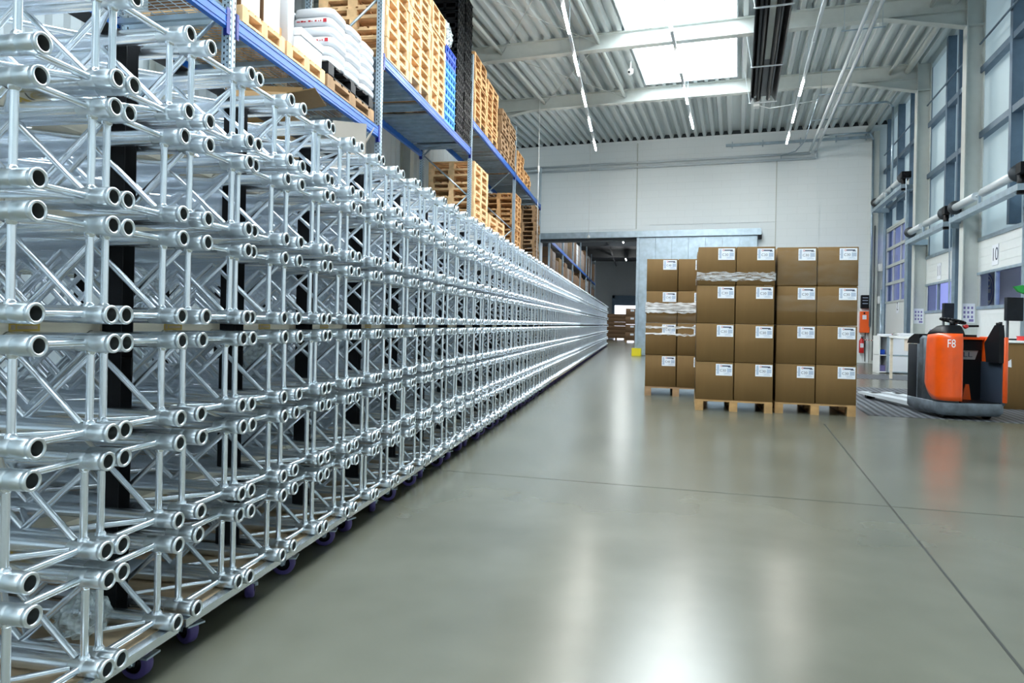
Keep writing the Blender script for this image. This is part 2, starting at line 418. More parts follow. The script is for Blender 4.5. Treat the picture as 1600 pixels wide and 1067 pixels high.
for D in (14.0, 10.1, 17.9, 6.2, 22.9, 11.9, 8.0, 2.3, 4.2): m.box(QW-.16, QW+.02, D-.06, D+.06, 3.0 if D < 21 else 4.4, ZC)
for z in (4.93, 6.22): m.box(QW-.15, QW-.02, DN, DB, z, z+.12)
for D0, D1 in ((12.0, 15.5), (15.9, 19.4), (19.8, 24.6)): m.tube((QW-.2, D0, 6.75), (QW-.2, D1, 6.75), .02, 8)
struct(m, 'trim_41', ZINCD)
m = MB(); m.box(QL, QR, DB-.015, DB, ZC+.004, ZC+.16); struct(m, 'trim_42', MATT)  # dark strip standing in for shade in the sheet's rib recesses
# round downpipes by each column
for k, D in enumerate((20.18, 16.32, 12.4)):
    t = MB(); t.tube((4.40, D, .02), (4.40, D, 6.1), .05, 14); t.lathe((4.40, D, 6.1), (0, 0, 1), [(0, .05), (0, .062), (.08, .062), (.08, .03)], 14)
    o = t.obj('downpipe', ZINC); o.matrix_world = BM
    tag(o, ['round galvanised downpipe beside the far wall column', 'round galvanised downpipe left of door 10', 'round galvanised downpipe at the right edge of door 10'][k], 'pipe', 'downpipes on the dock wall')

def dockdoor(n, D0, D1, zt, wz0, wz1, rows, cols, num, numz, numD, shaftz, sh0, sh1):
    r = thing('door_%d' % n, None, None); r.matrix_world = BM; r['kind'] = 'structure'
    q = 4.50
    p = MB()
    # solid sections
    z = .02
    secs = []
    p.box(q, q+.05, D0, D1, .02, wz0-.06); p.box(q, q+.05, D0, D1, wz1+.05, zt)
    for zz in [i*.16 for i in range(1, int(zt/.16))]:
        if zz < wz0-.1 or zz > wz1+.1: p.box(q-.004, q, D0, D1, zz, zz+.012)
    p.obj('door_panel', DOORW, r)
    fr = MB(); fr.box(q-.02, q+.05, D0, D1, wz0-.06, wz0); fr.box(q-.02, q+.05, D0, D1, wz1, wz1+.05)
    fr.box(q-.01, q+.05, D0, D0+.08, wz0, wz1); fr.box(q-.01, q+.05, D1-.08, D1, wz0, wz1)
    for i in range(1, cols): 
        d = D0+(D1-D0)*i/cols; fr.box(q-.01, q+.05, d-.03, d+.03, wz0, wz1)
    for i in range(1, rows):
        z = wz0+(wz1-wz0)*i/rows; fr.box(q-.015, q+.05, D0, D1, z-.045, z+.045)
    fr.box(q-.02, q+.05, D0, D1, zt-.02, zt+.05)
    fr.obj('window_frame', ZINC if rows == 1 else CREAMP, r)
    for i in range(rows):
        for j in range(cols):
            g = MB(); g.box(q+.02, q+.03, D0+(D1-D0)*j/cols+.03, D0+(D1-D0)*(j+1)/cols-.03, wz0+(wz1-wz0)*i/rows+(.045 if i else 0), wz0+(wz1-wz0)*(i+1)/rows-(.045 if i < rows-1 else 0))
            g.obj('pane', GLASS, r)
    # guide rails
    g = MB()
    for d in (D0-.06, D1+.02): g.box(q-.10, q+.04, d, d+.04, 0, shaftz-.15)
    g.tube((q-.12, D1+.08, .4), (q-.12, D1+.08, 2.4), .03, 10); g.tube((q-.12, D1+.08, .4), (q-.12, D1+.08, 1.6), .036, 10)
    g.obj('guide_rail', ZINC, r)
    # shaft with springs above
    s = MB(); Dm = (sh0+sh1)/2+.2
    s.tube((4.1, sh0, shaftz), (4.1, Dm-.2, shaftz), .075, 14); s.tube((4.1, Dm+.15, shaftz), (4.1, sh1, shaftz), .075, 14); s.tube((4.1, sh0-.1, shaftz), (4.1, sh1+.1, shaftz), .018, 8)
    s.obj('spring_shaft', STEELW, r)
    s = MB()
    for d in (sh0-.03, sh1+.03): s.lathe((4.1, d-.03, shaftz), (0, 1, 0), [(0, .0), (0, .135), (.05, .135), (.05, .0)], 18)
    s.obj('cable_drum', MATT, r)
    s = MB(); s.box(4.02, 4.16, sh0-.25, sh1+.15, shaftz-.30, shaftz-.20); s.box(4.08, 4.12, Dm-.05, Dm+.02, shaftz-.2, shaftz)
    for d in (sh0-.05, sh1+.05): s.box(4.06, 4.5, d-.02, d+.02, shaftz-.32, shaftz-.18)
    s.obj('support_rail', ZINC, r)
    s = MB(); s.box(4.0, 4.22, sh0-.42, sh0-.22, shaftz-.06, shaftz+.10); s.tube((4.1, sh0-.5, shaftz+.02), (4.1, sh0-.42, shaftz+.02), .06, 10); s.tube((4.1, sh0-.16, shaftz-.35), (4.1, sh0-.16, shaftz), .06, 10)
    s.obj('drive_motor', BLACK, r)
    s = MB(); s.tube((4.12, sh0-.3, shaftz), (4.16, sh0-.22, .9), .008, 5); s.tube((4.12, sh0-.36, shaftz), (4.17, sh0-.26, .9), .008, 5)
    s.obj('pull_chain', ZINC, r)
    # number sign
    sg = MB(); sg.box(q-.012, q-.004, numD-.16, numD+.16, numz-.19, numz+.19); so = sg.obj('number_sign', PAPER, r)
    me = text_mesh(num, .34); me.materials.append(PRINT)
    t = link('numeral', me, so)
    t.matrix_parent_inverse = Matrix.Identity(4)
    t.matrix_local = Matrix.Translation((q-.014, numD, numz)) @ Matrix.Rotation(radians(-90), 4, 'Z') @ Matrix.Rotation(radians(90), 4, 'X')
    return r
dockdoor(1, 13.2, 16.1, 2.90, 1.60, 2.22, 1, 2, '10', 2.53, 14.68, 3.58, 12.5, 15.65)
dockdoor(2, 17.05, 19.9, 2.92, 1.60, 2.22, 1, 2, '11', 2.51, 18.35, 3.58, 16.45, 19.4)
dockdoor(3, 21.4, 24.4, 4.28, 2.0, 4.2, 4, 3, '2', 1.80, 22.65, 5.15, 20.4, 24.1)

# ------------------------------------------------------------------ the sliding fire door at the opening and its rail
r = thing('door_4', None, None); r.matrix_world = BM; r['kind'] = 'structure'
m = MB(); m.box(-7.35, .72, DB-.30, DB-.05, 4.30, 4.47); m.box(-7.35, .72, DB-.33, DB-.30, 4.28, 4.5); m.obj('slide_rail', ZINC, r)
m = MB(); m.box(.62, .74, DB-.32, DB-.06, 4.15, 4.3); m.obj('rail_stop', BLACK, r)
for i in range(7):
    m = MB(); q0 = -3.42+i*.575; m.box(q0+.004, q0+.571, DB-.22, DB-.12, .02, 4.27); m.obj('door_leaf', ZINC, r)
m = MB(); m.box(-3.52, -3.42, DB-.24, DB+.3, .0, 4.3); m.obj('jamb', ZINC, r)
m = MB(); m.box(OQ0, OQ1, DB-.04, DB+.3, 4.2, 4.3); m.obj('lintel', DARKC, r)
m = MB(); m.box(-3.58, -3.26, DB-.56, DB-.31, 0, .27)
o = m.obj('kerb_guard', YELLOW); o.matrix_world = BM; tag(o, 'yellow painted guard at the foot of the sliding door jamb', 'guard')

# ------------------------------------------------------------------ room beyond the opening
m = MB(); m.box(-6.2, -6.0, 26.2, 70, 0, 7.2); o = m.obj('wall_far_left', WALLM); o['kind'] = 'structure'
m = MB(); m.box(3.2, 3.4, 26.0, 70, 0, 7.2); o = m.obj('wall_far_right', WALLM); o['kind'] = 'structure'
m = MB(); m.box(-6, -2.05, 66, 66.2, 0, 7.2); m.box(-.10, 3.3, 66, 66.2, 0, 7.2); m.box(-2.05, -.10, 66, 66.2, 3.6, 7.2)
for x in (-3.4, -1.2, 1): m.box(x, x+.03, 65.97, 66, 3.9, 7.2)
m.box(-6, 3.3, 65.96, 66, 4.0, 4.05)
o = m.obj('wall_far', WALLM); o['kind'] = 'structure'
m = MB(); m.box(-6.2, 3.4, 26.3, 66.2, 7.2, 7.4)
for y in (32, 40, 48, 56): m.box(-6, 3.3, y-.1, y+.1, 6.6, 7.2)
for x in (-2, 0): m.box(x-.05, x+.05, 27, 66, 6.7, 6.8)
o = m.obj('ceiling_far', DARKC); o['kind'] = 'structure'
m = MB(); m.box(-2.3, -2.05, 65.5, 66, 0, 3.9); m.box(-.1, .15, 65.5, 66, 0, 3.9); m.box(-2.3, .15, 65.5, 66, 3.6, 3.9); m.box(-2.05, -.1, 65.7, 65.8, 2.95, 3.6)
o = m.obj('window_3', ZINCD); o['kind'] = 'structure'
m = MB(); m.box(-2.05, -.1, 66.3, 66.32, 0, 3.6); m.obj('daylit_opening', DAYD, o)
# lights of that room: two long lamps
for x in (-.9,):
    for k in range(3):
        y = 30+k*12
        t = MB(); t.box(x-.03, x+.03, y, y+1.5, 6.30, 6.35); t.tube((x, y+.2, 6.35), (x, y+.2, 6.7), .005, 5); t.tube((x, y+1.3, 6.35), (x, y+1.3, 6.7), .005, 5)
        o = t.obj('lamp_housing', STEELW); 
        rt = thing('ceiling_lamp', ['nearest', 'middle', 'farthest'][k]+' suspended tube lamp in the room beyond the opening', 'lamp', (0, 0, 0), 0, 'lamps beyond the opening'); o.parent = rt
        t = MB(); t.box(x-.025, x+.025, y+.05, y+1.45, 6.27, 6.30); t.obj('lamp_tube', TUBEL, rt)

m = MB(); m.box(-1.3, -.3, 28, 46, 7.17, 7.195); o = m.obj('added_glow_far', SKYL); o['kind'] = 'structure'  # added glowing panel, out of view, to brighten the far room
# ------------------------------------------------------------------ joints cut in the floor (filled with dark mastic)
JOINT = mat('dark joint filler', (.022, .026, .022), .8)
m = MB(); m.box(-.006, .006, 0, 7.0, 0, .0006)
o = m.obj('trim_50', JOINT); o['kind'] = 'structure'; o.matrix_world = BM @ Matrix.Translation((.89, 1.6, .0003)) @ Matrix.Rotation(radians(-.7), 4, 'Z')
m = MB(); m.box(-.9, 6, -.003, .003, 0, .0006)
o = m.obj('trim_51', JOINT); o['kind'] = 'structure'; o.matrix_world = BM @ Matrix.Translation((-1.6, 4.62, .0003)) @ Matrix.Rotation(radians(3.4), 4, 'Z')

# ------------------------------------------------------------------ trusses
TL = 2.0; CH = .24; CY = .233; R_ = .0240
def chord(m, y, z, n, x0=-.10, x1=-TL+.10): m.tube((x0, y, z), (x1, y, z), R_, n, 0, caps=False)
def coupler(m, y, z, n, x=0, d=-1):
    m.lathe((x, y, z), (d, 0, 0), [(.004, .0182), (0, .0196), (0, .0240), (.003, .0262), (.010, .0262), (.012, .0246), (.016, .0246), (.018, .0258), (.056, .0258), (.060, .0243), (.064, .0243), (.067, .0256), (.080, .0250), (.110, .0242)], n)
    m.lathe((x, y, z), (d, 0, 0), [(.085, .0), (.085, .0170), (.004, .0182)], n, 1)
def endframe(m, x, n, r=.0100):
    for y in (0, CY): m.tube((x, y, .02), (x, y, CH-.02), r, n, caps=False)
    for z in (0, CH): m.tube((x, .02, z), (x, CY-.02, z), r, n, caps=False)
    if n > 7:
        for y in (0, CY):
            for z, s in ((.024, 1), (CH-.024, -1)): m.lathe((x, y, z), (0, 0, s), [(-.004, .015), (.003, .014), (.008, .0102)], n)
def lattice(m, n, r=.0095):
    N = 8; x0 = -.10; st = (TL-.20)/N
    for (fy, fz, ph) in ((0, None, 0), (CY, None, 1), (None, 0, 0), (None, CH, 1)):
        for i in range(N):
            a = (i+ph) % 2; w_ = CH if fy is not None else CY; h0, h1 = (.02, w_-.02) if a else (w_-.02, .02)
            xa = x0-i*st; xb = x0-(i+1)*st
            if fy is not None: m.tube((xa, fy, h0), (xb, fy, h1), r, n, caps=False)
            else: m.tube((xa, h0, fz), (xb, h1, fz), r, n, caps=False)
TP = {}
m = MB(); chord(m, 0, 0, 16); coupler(m, 0, 0, 14, -TL, 1); TP['chord'] = m.mesh('chord_tube', [ALU, BORE])
m = MB(); coupler(m, 0, 0, 20); TP['coupler'] = m.mesh('coupler', [ALU2, BORE])
m.__init__(); endframe(m, -.075, 12); TP['end'] = m.mesh('end_frame', ALU)
m.__init__(); lattice(m, 10); endframe(m, -TL+.075, 8); TP['lat'] = m.mesh('lattice', ALU)
m = MB()
for y in (0, CY):
    for z in (0, CH): chord(m, y, z, 10); coupler(m, y, z, 12); m.tube((-TL+.1, y, z), (-TL, y, z), .028, 10)
endframe(m, -.075, 7); lattice(m, 6); endframe(m, -TL+.075, 6)
TP['mid'] = m.mesh('aluminium_truss', [ALU, BORE])

X0 = -1.377; A0 = 1.363; PER = .627; ROWH = .3165; ZB = .150; IN2 = .287
NDOL = 53; NEAR = 7; INDIV = 25
rowname = ['lowest', 'second from floor', 'third from floor', 'fourth from floor', 'fifth from floor', 'topmost']
def ordw(n):
    a = ['', 'first', 'second', 'third', 'fourth', 'fifth', 'sixth', 'seventh', 'eighth', 'ninth', 'tenth', 'eleventh', 'twelfth', 'thirteenth', 'fourteenth', 'fifteenth', 'sixteenth', 'seventeenth', 'eighteenth', 'nineteenth']
    t = {2: 'twenty', 3: 'thirty', 4: 'forty', 5: 'fifty'}; tt = {2: 'twentieth', 3: 'thirtieth', 4: 'fortieth', 5: 'fiftieth'}
    if n < 20: return a[n]
    return tt[n//10] if n % 10 == 0 else t[n//10]+'-'+a[n % 10]
def gy(k): return A0+PER*k+(random.Random(k).uniform(-.008, .008) if k > 1 else 0)
for k in range(INDIV):
    for j in range(2):
        for i in range(6):
            rr = random.Random(k*100+j*10+i)
            loc = (X0+rr.uniform(-.007, .007), gy(k)+j*IN2, ZB+i*ROWH)
            side = 'near' if j == 0 else 'far'
            label = 'silver square truss, %s, %s stack of %s dolly from camera' % (rowname[i], side, ordw(k+1) if k else 'nearest')
            if k < NEAR:
                t = thing('aluminium_truss', label, 'truss', loc, 0, 'trusses stacked along the aisle')
                for y in (0, CY):
                    for z in (0, CH):
                        c_ = link('chord_tube', TP['chord'], t); c_.location = (0, y, z)
                        c_ = link('coupler', TP['coupler'], t); c_.location = (0, y, z)
                link('end_frame', TP['end'], t); link('lattice', TP['lat'], t)
            else:
                t = link('aluminium_truss', TP['mid']); t.location = loc
                tag(t, label, 'truss', 'trusses stacked along the aisle')
# far ones: one object
m = MB()
for y in (0, CY):
    for z in (0, CH): chord(m, y, z, 6, 0, -TL); m.tube((0, y, z), (-.1, y, z), .0245, 7)
endframe(m, -.075, 5)
N = 8; st = (TL-.20)/N
for ph, fy in ((0, 0), (1, CY)):
    for i in range(4):
        a = (i+ph) % 2; h0, h1 = (.02, CH-.02) if a else (CH-.02, .02)
        m.tube((-.10-i*st, fy, h0), (-.10-(i+1)*st, fy, h1), .0095, 4, caps=False)
big = MB()
for k in range(INDIV, NDOL):
    for j in range(2):
        for i in range(6):
            rr = random.Random(k*100+j*10+i)
            o_ = (X0+rr.uniform(-.007, .007), gy(k)+j*IN2, ZB+i*ROWH)
            big.add([(v[0]+o_[0], v[1]+o_[1], v[2]+o_[2]) for v in m.v], m.f, 0, True)
o = big.obj('aluminium_truss_stacks', ALU, None, False)
tag(o, 'far stretch of stacked silver trusses running on through the doorway', 'truss stacks', None, 'stuff')

# ------------------------------------------------------------------ dollies with castors
def castor_meshes():
    b = MB(); b.box(-.04, .04, -.035, .035, .098, .104)
    for y in (-.022, .022): b.prism([(-.03, .10), (.03, .10), (.016, .045), (-.004, .045)], 1, y-.002, y+.002)
    b.tube((.006, -.03, .05), (.006, .03, .05), .007, 8)
    b.box(.03, .065, -.03, .03, .072, .078)
    br = b.mesh('bracket', ZINC)
    w_ = MB(); w_.lathe((.006, -.017, .05), (0, 1, 0), [(0, .030), (0, .044), (.005, .050), (.029, .050), (.034, .044), (.034, .030)], 24); w_.tube((.006, -.018, .05), (.006, .018, .05), .018, 12, 1)
    w_.lathe((.006, -.012, .05), (0, 1, 0), [(0, .0), (0, .031), (.024, .031), (.024, 0)], 18, 1)
    wh = w_.mesh('wheel', [TREAD, BLACK])
    return br, wh
CBR, CWH = castor_meshes()
DX0, DX1 = -TL+.03, -.025
m = MB(); m.box(DX0, DX1-.01, -.03, .557, .106, .124); DECKME = m.mesh('deck_board', PLY)
m = MB(); m.box(DX1-.01, DX1, -.032, .559, .100, .1255); m.box(DX1-.035, DX1-.01, -.032, .559, .1240, .1255); DECKE = m.mesh('edge_trim', ALU)
m = MB(); m.box(DX0, DX1, -.032, .559, .102, .1255)
for y in (.07, .46):
    m.tube((DX1-.07, y-.017, .05), (DX1-.07, y+.017, .05), .05, 12, 1); m.box(DX1-.10, DX1-.04, y-.024, y+.024, .055, .102, 2)
DSMALL = m.mesh('wheeled_dolly', [PLY, TREAD, ZINC])
for k in range(NDOL):
    loc = (X0, gy(k), 0); label = 'wheeled plywood dolly under the %s pair of truss stacks from the camera' % (ordw(k+1) if k else 'nearest')
    if k < 16:
        t = thing('wheeled_dolly', label, 'dolly', loc, 0, 'dollies carrying the trusses')
        link('deck_board', DECKME, t); link('edge_trim', DECKE, t)
        for (x, y) in ((DX1-.075, .07), (DX1-.075, .46), (DX0+.1, .07), (DX0+.1, .46)):
            rr = random.Random(k*7+int(y*100)+int(x*100)); a = rr.choice([-1.1, -.4, 0, .3, .9, 2.0, 2.8])
            b = link('castor', CBR, t); b.location = (x, y, 0); b.rotation_euler = (0, 0, a)
            link('wheel', CWH, b)
    else:
        t = link('wheeled_dolly', DSMALL); t.location = loc; tag(t, label, 'dolly', 'dollies carrying the trusses')
# separator boards between the rows
prof = []
zc0, zc1 = CH, ROWH        # chord heights below and above the board, relative to the truss base
def notch(cy, zc, up):
    out = []
    for i in range(9):
        t = pi-pi*i/8
        out.append((cy+.0262*cos(t), zc+(.0262*sin(t) if up else -.0262*sin(t))))
    return out
bot = [(-.035, zc0+.006)]; top = [(-.035, zc1-.006)]
for cy in (0, CY, IN2, IN2+CY):
    bot += [(p[0], max(p[1], zc0+.006)) for p in notch(cy, zc0, True)]
    top += [(p[0], min(p[1], zc1-.006)) for p in notch(cy, zc1, False)]
bot.append((IN2+CY+.035, zc0+.006)); top.append((IN2+CY+.035, zc1-.006))
def dedupe(l):
    o = [l[0]]
    for p in l[1:]:
        if p[0] > o[-1][0]+1e-4: o.append(p)
    return o
bot = dedupe(bot); top = dedupe(top)
m = MB(); m.prism(bot+top[::-1], 0, -.11, 0); SEP = m.mesh('separator_board', BOARD)
m = MB(); m.box(0, .0008, .23, .33, ROWH-.052, ROWH-.030, 0)
m.box(.0008, .0012, .236, .250, ROWH-.048, ROWH-.034, 1); m.box(.0008, .0012, .256, .322, ROWH-.046, ROWH-.036, 1)
SLAB = m.mesh('maker_label', [GOLD, PLY])
def sepboard(k, i, x, where):
    t = link('separator_board', SEP); t.location = (x, gy(k), ZB+i*ROWH)
    tag(t, 'pale notched board above the %s truss row, %s of the %s dolly' % (['lowest', 'second', 'third', 'fourth', 'fifth'][i], where, ordw(k+1)), 'spacer board', 'notched boards between the truss rows')
    if k < 10 and where == 'aisle end': link('maker_label', SLAB, t)
for k in range(NDOL):
    for i in range(5): sepboard(k, i, -1.705, 'aisle end')
for k in range(7):
    for i in range(5): sepboard(k, i, -3.08, 'rear end')
# straps round each pair of stacks
yo = -.027; yi = IN2+CY+.027
def strapmesh(zt):
    m = MB(); w_ = .07; th = .003; z0 = .095
    for (y0, y1, za, zb_) in ((yo-th, yo, z0, zt), (yi, yi+th, z0, zt)): m.box(-w_/2, w_/2, y0, y1, za, zb_)
    m.box(-w_/2, w_/2, yo, yi, zt-th, zt); m.box(-w_/2, w_/2, yo, yi, z0, z0+th)
    m.box(-w_/2-.004, w_/2+.004, yo-.012, yo-th, .9, .96)
    return m.mesh('lashing_strap', STRAP)
ZT = ZB+5*ROWH+CH+R_+.004
ST = strapmesh(ZT)
for k in range(NDOL):
    t = link('lashing_strap', ST); t.location = (-1.655, gy(k), 0)
    tag(t, 'black webbing strap round the aisle end of the %s truss pair' % (ordw(k+1)), 'strap', 'black straps round the truss stacks')
for k in range(7):
    t = link('lashing_strap', ST); t.location = (-2.95, gy(k), 0)
    tag(t, 'black webbing strap round the rear end of the %s truss pair' % (ordw(k+1)), 'strap', 'black straps round the truss stacks')

# crumpled plastic and open cartons lying on the stacks
def crumple(name, loc, d, label, cat, mt, seed):
    m = MB(); rr = random.Random(seed); nu, nv = 22, 14; vs = []
    for j in range(nv+1):
        ph = pi*j/nv
        for i in range(nu):
            t = 2*pi*i/nu; s = 1+rr.uniform(-.12, .12)
            vs.append((d[0]*.5*sin(ph)*cos(t)*s, d[1]*.5*sin(ph)*sin(t)*s, d[2]*.5*(1-cos(ph)*s*.9)))
    m.add(vs, [(j*nu+i, j*nu+(i+1) % nu, (j+1)*nu+(i+1) % nu, (j+1)*nu+i) for j in range(nv) for i in range(nu)], 0, False)
    o = m.obj(name, mt); o.location = loc; tag(o, label, cat); return o
crumple('plastic_bag', (-1.62, 1.78, .126), (.16, .14, .14), 'crumpled clear plastic bag lying on the nearest dolly deck', 'bag', BAG, 3)
crumple('plastic_bag', (-1.90, 3.0, 1.76), (.20, .16, .16), 'crumpled clear plastic tucked in the third truss pair, topmost row', 'bag', BAG, 4)
crumple('plastic_bag', (-1.95, 3.2, .83), (.24, .2, .2), 'crumpled clear plastic tucked low between the third pair trusses', 'bag', BAG, 5)
crumple('plastic_bag', (-2.1, 2.5, 1.14), (.26, .2, .17), 'crumpled clear plastic at eye level inside the second pair', 'bag', BAG, 6)
def open_carton(name, loc, rz, sx, sy, sz, label, flaps, mt=CARD):
    t = thing(name, label, 'box', loc, rz)
    m = MB(); th = .005
    m.box(-sx/2, sx/2, -sy/2, sy/2, 0, th)
    for x in (-sx/2, sx/2-th): m.box(x, x+th, -sy/2, sy/2, 0, sz)
    for y in (-sy/2, sy/2-th): m.box(-sx/2, sx/2, y, y+th, 0, sz)
    m.obj('carton_body', mt, t)
    for (side, ang) in flaps:
        f_ = MB(); 
        if side in ('+x', '-x'):
            s = 1 if side == '+x' else -1
            f_.box(0, .5*sy, -sy/2, sy/2, 0, th); M_ = Matrix.Translation((s*sx/2, 0, sz)) @ (Matrix.Rotation(0 if s > 0 else pi, 4, 'Z')) @ Matrix.Rotation(-radians(ang), 4, 'Y')
        else:
            s = 1 if side == '+y' else -1
            f_.box(0, .5*sy, -sx/2, sx/2, 0, th); M_ = Matrix.Translation((0, s*sy/2, sz)) @ Matrix.Rotation(s*pi/2, 4, 'Z') @ Matrix.Rotation(-radians(ang), 4, 'Y')
        fo = f_.obj('flap', mt, t); fo.matrix_local = M_
    return t
open_carton('open_carton', (-1.93, 3.25, ZT+.001), .25, .30, .28, .23, 'open brown carton with a raised flap on top of the truss stacks', (('+x', 12), ('-x', 60), ('+y', 75), ('-y', -30)))
t = open_carton('open_carton', (-1.78, 3.95, ZT+.001), .5, .20, .20, .19, 'small pale open carton with a printed code further along the stacks', (('+x', 60), ('-y', 75)), CARDW)

# ------------------------------------------------------------------ pallets
def pallet_mesh(w_, d_, mt, name='wooden_pallet', along='x', nb=7):
    # deck boards run along x over stringers
    m = MB()
    bw = d_/(nb+(nb-1)*.35); 
    for i in range(nb):
        y = i*bw*1.35; m.box(0, w_, y, y+bw, .122, .144)
    for x in (0, w_/2-.05, w_-.10):
        m.box(x, x+.10, 0, d_, .100, .122)
        for y in (0, d_/2-.07, d_-.14): m.box(x, x+.10, y, y+.14, .022, .100)
        m.box(x, x+.10, 0, d_, 0, .022)
    return m.mesh(name, mt)
P_BIG = {id(t): pallet_mesh(1.0, 1.0, t) for t in (PINE, PINEW, PINED)}
def deck_pallet(mt, w_=.955, d_=1.2):
    t = thing('wooden_pallet', '', 'pallet')
    m = MB(); bw = .1
    for i in range(8): y = i*(d_-bw)/7; m.box(0, w_, y, y+bw, .122, .144)
    m.obj('top_deck', mt, t)
    for x in (0, w_/2-.05, w_-.10):
        m = MB(); m.box(x, x+.10, 0, d_, .100, .122); m.obj('stringer', mt, t)
        for y in (0, d_/2-.07, d_-.14): m = MB(); m.box(x, x+.10, y, y+.14, .022, .100); m.obj('block', mt, t)
        m = MB(); m.box(x, x+.10, 0, d_, 0, .022); m.obj('bottom_board', mt, t)
    return t
PAL = [(.15, 10.86, 'left', 'C40'), (.785, 9.22, 'middle', 'C30'), (1.785, 9.25, 'right', 'C30')]

# ------------------------------------------------------------------ cartons with shipping labels on the floor pallets
BW, BD, BH = .471, .598, .495
def carton_mesh(w_, d_, h_, mt=CARD, edge=CARDE):
    m = MB(); m.bev(0, w_, 0, d_, 0, h_, .006, 0, None, 2, 2)
    return m.mesh('cardboard_box', [mt])
CBM = carton_mesh(BW, BD, BH)
def label_mesh():
    m = MB(); W_, H_ = .205, .150
    m.box(0, W_, -.0012, 0, 0, H_, 0)
    m.box(.012, .040, -.0016, -.0012, .02, H_-.012, 1)
    for i, (x0, x1) in enumerate(((.10, .185), (.11, .18), (.09, .165))): m.box(x0, x1, -.0016, -.0012, .016+i*.010, .020+i*.010, 1)
    m.box(.055, .19, -.0016, -.0012, .108, .110, 1)
    m.box(.078, .180, -.0018, -.0012, .118, .133, 2)
    m.box(.150, .190, -.0018, -.0012, .110, .117, 2)
    m.box(.14, .195, -.0016, -.0012, .045, .095, 1)
    # ring mark
    n = 16; vs = []; fs = []
    for i in range(n):
        a = 2*pi*i/n; vs += [(.066+.012*cos(a), -.002, .126+.012*sin(a)), (.066+.007*cos(a), -.002, .126+.007*sin(a))]
    for i in range(n): fs.append((2*i, 2*((i+1) % n), 2*((i+1) % n)+1, 2*i+1))
    m.add(vs, fs, 3)
    m.box(.004, .010, -.0016, -.0012, .07, .076, 2)
    return m.mesh('shipping_label', [PAPER, GREYP, PRINT, REDP])
LBM = label_mesh()
def code_mesh(t):
    me = text_mesh(t, .046); me.materials.append(PRINT)
    for v in me.vertices:
        x, y, z = v.co; v.co = (x+.088, -.0018-z, y+.066)
    return me
CODE = {c: code_mesh(c) for c in ('C30', 'C40')}
rowsn = ['bottom', 'second from bottom', 'third from bottom', 'top']
PALF = mat('mid brown pallet wood', (.42, .25, .10), .75, 0, noise=.25, nscale=7, bump=.2)
ROT = {'left': radians(-1.0), 'middle': radians(-4.0), 'right': radians(-5.0)}
def turn(o, px, py, a):
    bpy.context.view_layer.update()
    o.matrix_world = Matrix.Translation((px, py, 0)) @ Matrix.Rotation(a, 4, 'Z') @ Matrix.Translation((-px, -py, 0)) @ o.matrix_basis
    return o
for (px, py, nm, code) in PAL:
    made = []
    t = deck_pallet(PALF if nm != 'left' else PINED); t.location = (px, py, 0)
    tag(t, 'wooden pallet on the floor under the %s carton stack' % nm, 'pallet', 'pallets under the carton stacks'); made.append(t)
    for row in range(4):
        for c_ in range(2):
            for dp in range(2):
                rr = random.Random(int(px*1000)+row*10+c_*3+dp)
                o = link('cardboard_box', CBM)
                made.append(o)
                o.location = (px+c_*(BW+.012)+rr.uniform(-.003, .003)+(.002 if row == 3 else 0), py+dp*(BD+.003)+(rr.uniform(-.006, .004) if dp == 0 else .006), .1445+row*(BH+.0055))
                if dp == 0:
                    tag(o, 'brown cardboard box marked %s, %s row %s column of the %s pallet stack' % (code, rowsn[row], 'left' if c_ == 0 else 'right', nm), 'box', 'labelled boxes on the floor pallets')
                    l = link('shipping_label', LBM, o); l.location = (BW-.215-rr.uniform(0, .012), 0, BH-.165-rr.uniform(0, .01))
                    lt = link('code_lettering', CODE[code], l)
                else:
                    tag(o, 'unmarked brown box, %s row %s column, rear of the %s pallet' % (rowsn[row], 'left' if c_ == 0 else 'right', nm), 'box', 'boxes in the rear rows of the floor pallets')
    for o in made:
        o.matrix_world = Matrix.Translation((px, py, 0)) @ Matrix.Rotation(ROT[nm], 4, 'Z') @ Matrix.Translation((-px, -py, 0)) @ Matrix.Translation(o.location)
# stretch film bands
def band(px, py, z0, z1, label, wob=.004, seed=1, w_=.955, d_=1.2, tilt=0, name='stretch_wrap', mt=FILM):
    rr = random.Random(seed); m = MB(); pts = []
    off = .009
    cor = [(px-off, py-off), (px+w_+off, py-off), (px+w_+off, py+d_+off), (px-off, py+d_+off)]
    n = 24; ring = []
    for i in range(4):
        a, b = Vector(cor[i]), Vector(cor[(i+1) % 4])
        for k in range(n):
            p = a.lerp(b, k/n); ring.append(p)
    N_ = len(ring); rows = 7; vs = []
    for j in range(rows+1):
        for i, p in enumerate(ring):
            zz = z0+(z1-z0)*j/rows
            c0 = Vector((px+w_/2, py+d_/2)); dr = (p-c0).normalized()*rr.uniform(0, wob)
            zz += (rr.uniform(-.012, .012) if j in (0, rows) else 0)+tilt*(p.x-px)
            vs.append((p.x+dr.x, p.y+dr.y, zz))
    fs = [(j*N_+i, j*N_+(i+1) % N_, (j+1)*N_+(i+1) % N_, (j+1)*N_+i) for j in range(rows) for i in range(N_)]
    m.add(vs, fs, 0, True); o = m.obj(name, mt, None, False); a_ = {.15: -1.0, .785: -4.0, 1.785: -5.0}[px]
    o.matrix_world = Matrix.Translation((px, py, 0)) @ Matrix.Rotation(radians(a_), 4, 'Z') @ Matrix.Translation((-px, -py, 0)); tag(o, label, 'plastic wrap', 'stretch film round the carton stacks'); return o
FILM2 = film_mat('bright stretched film', .75, .1, (.95, .96, .97), 6, 1.0, (1, 1, 8))
FILM3 = film_mat('faint stretch film', .05, .08, (.8, .75, .65), 5, 1.0, (1, 1, 3))
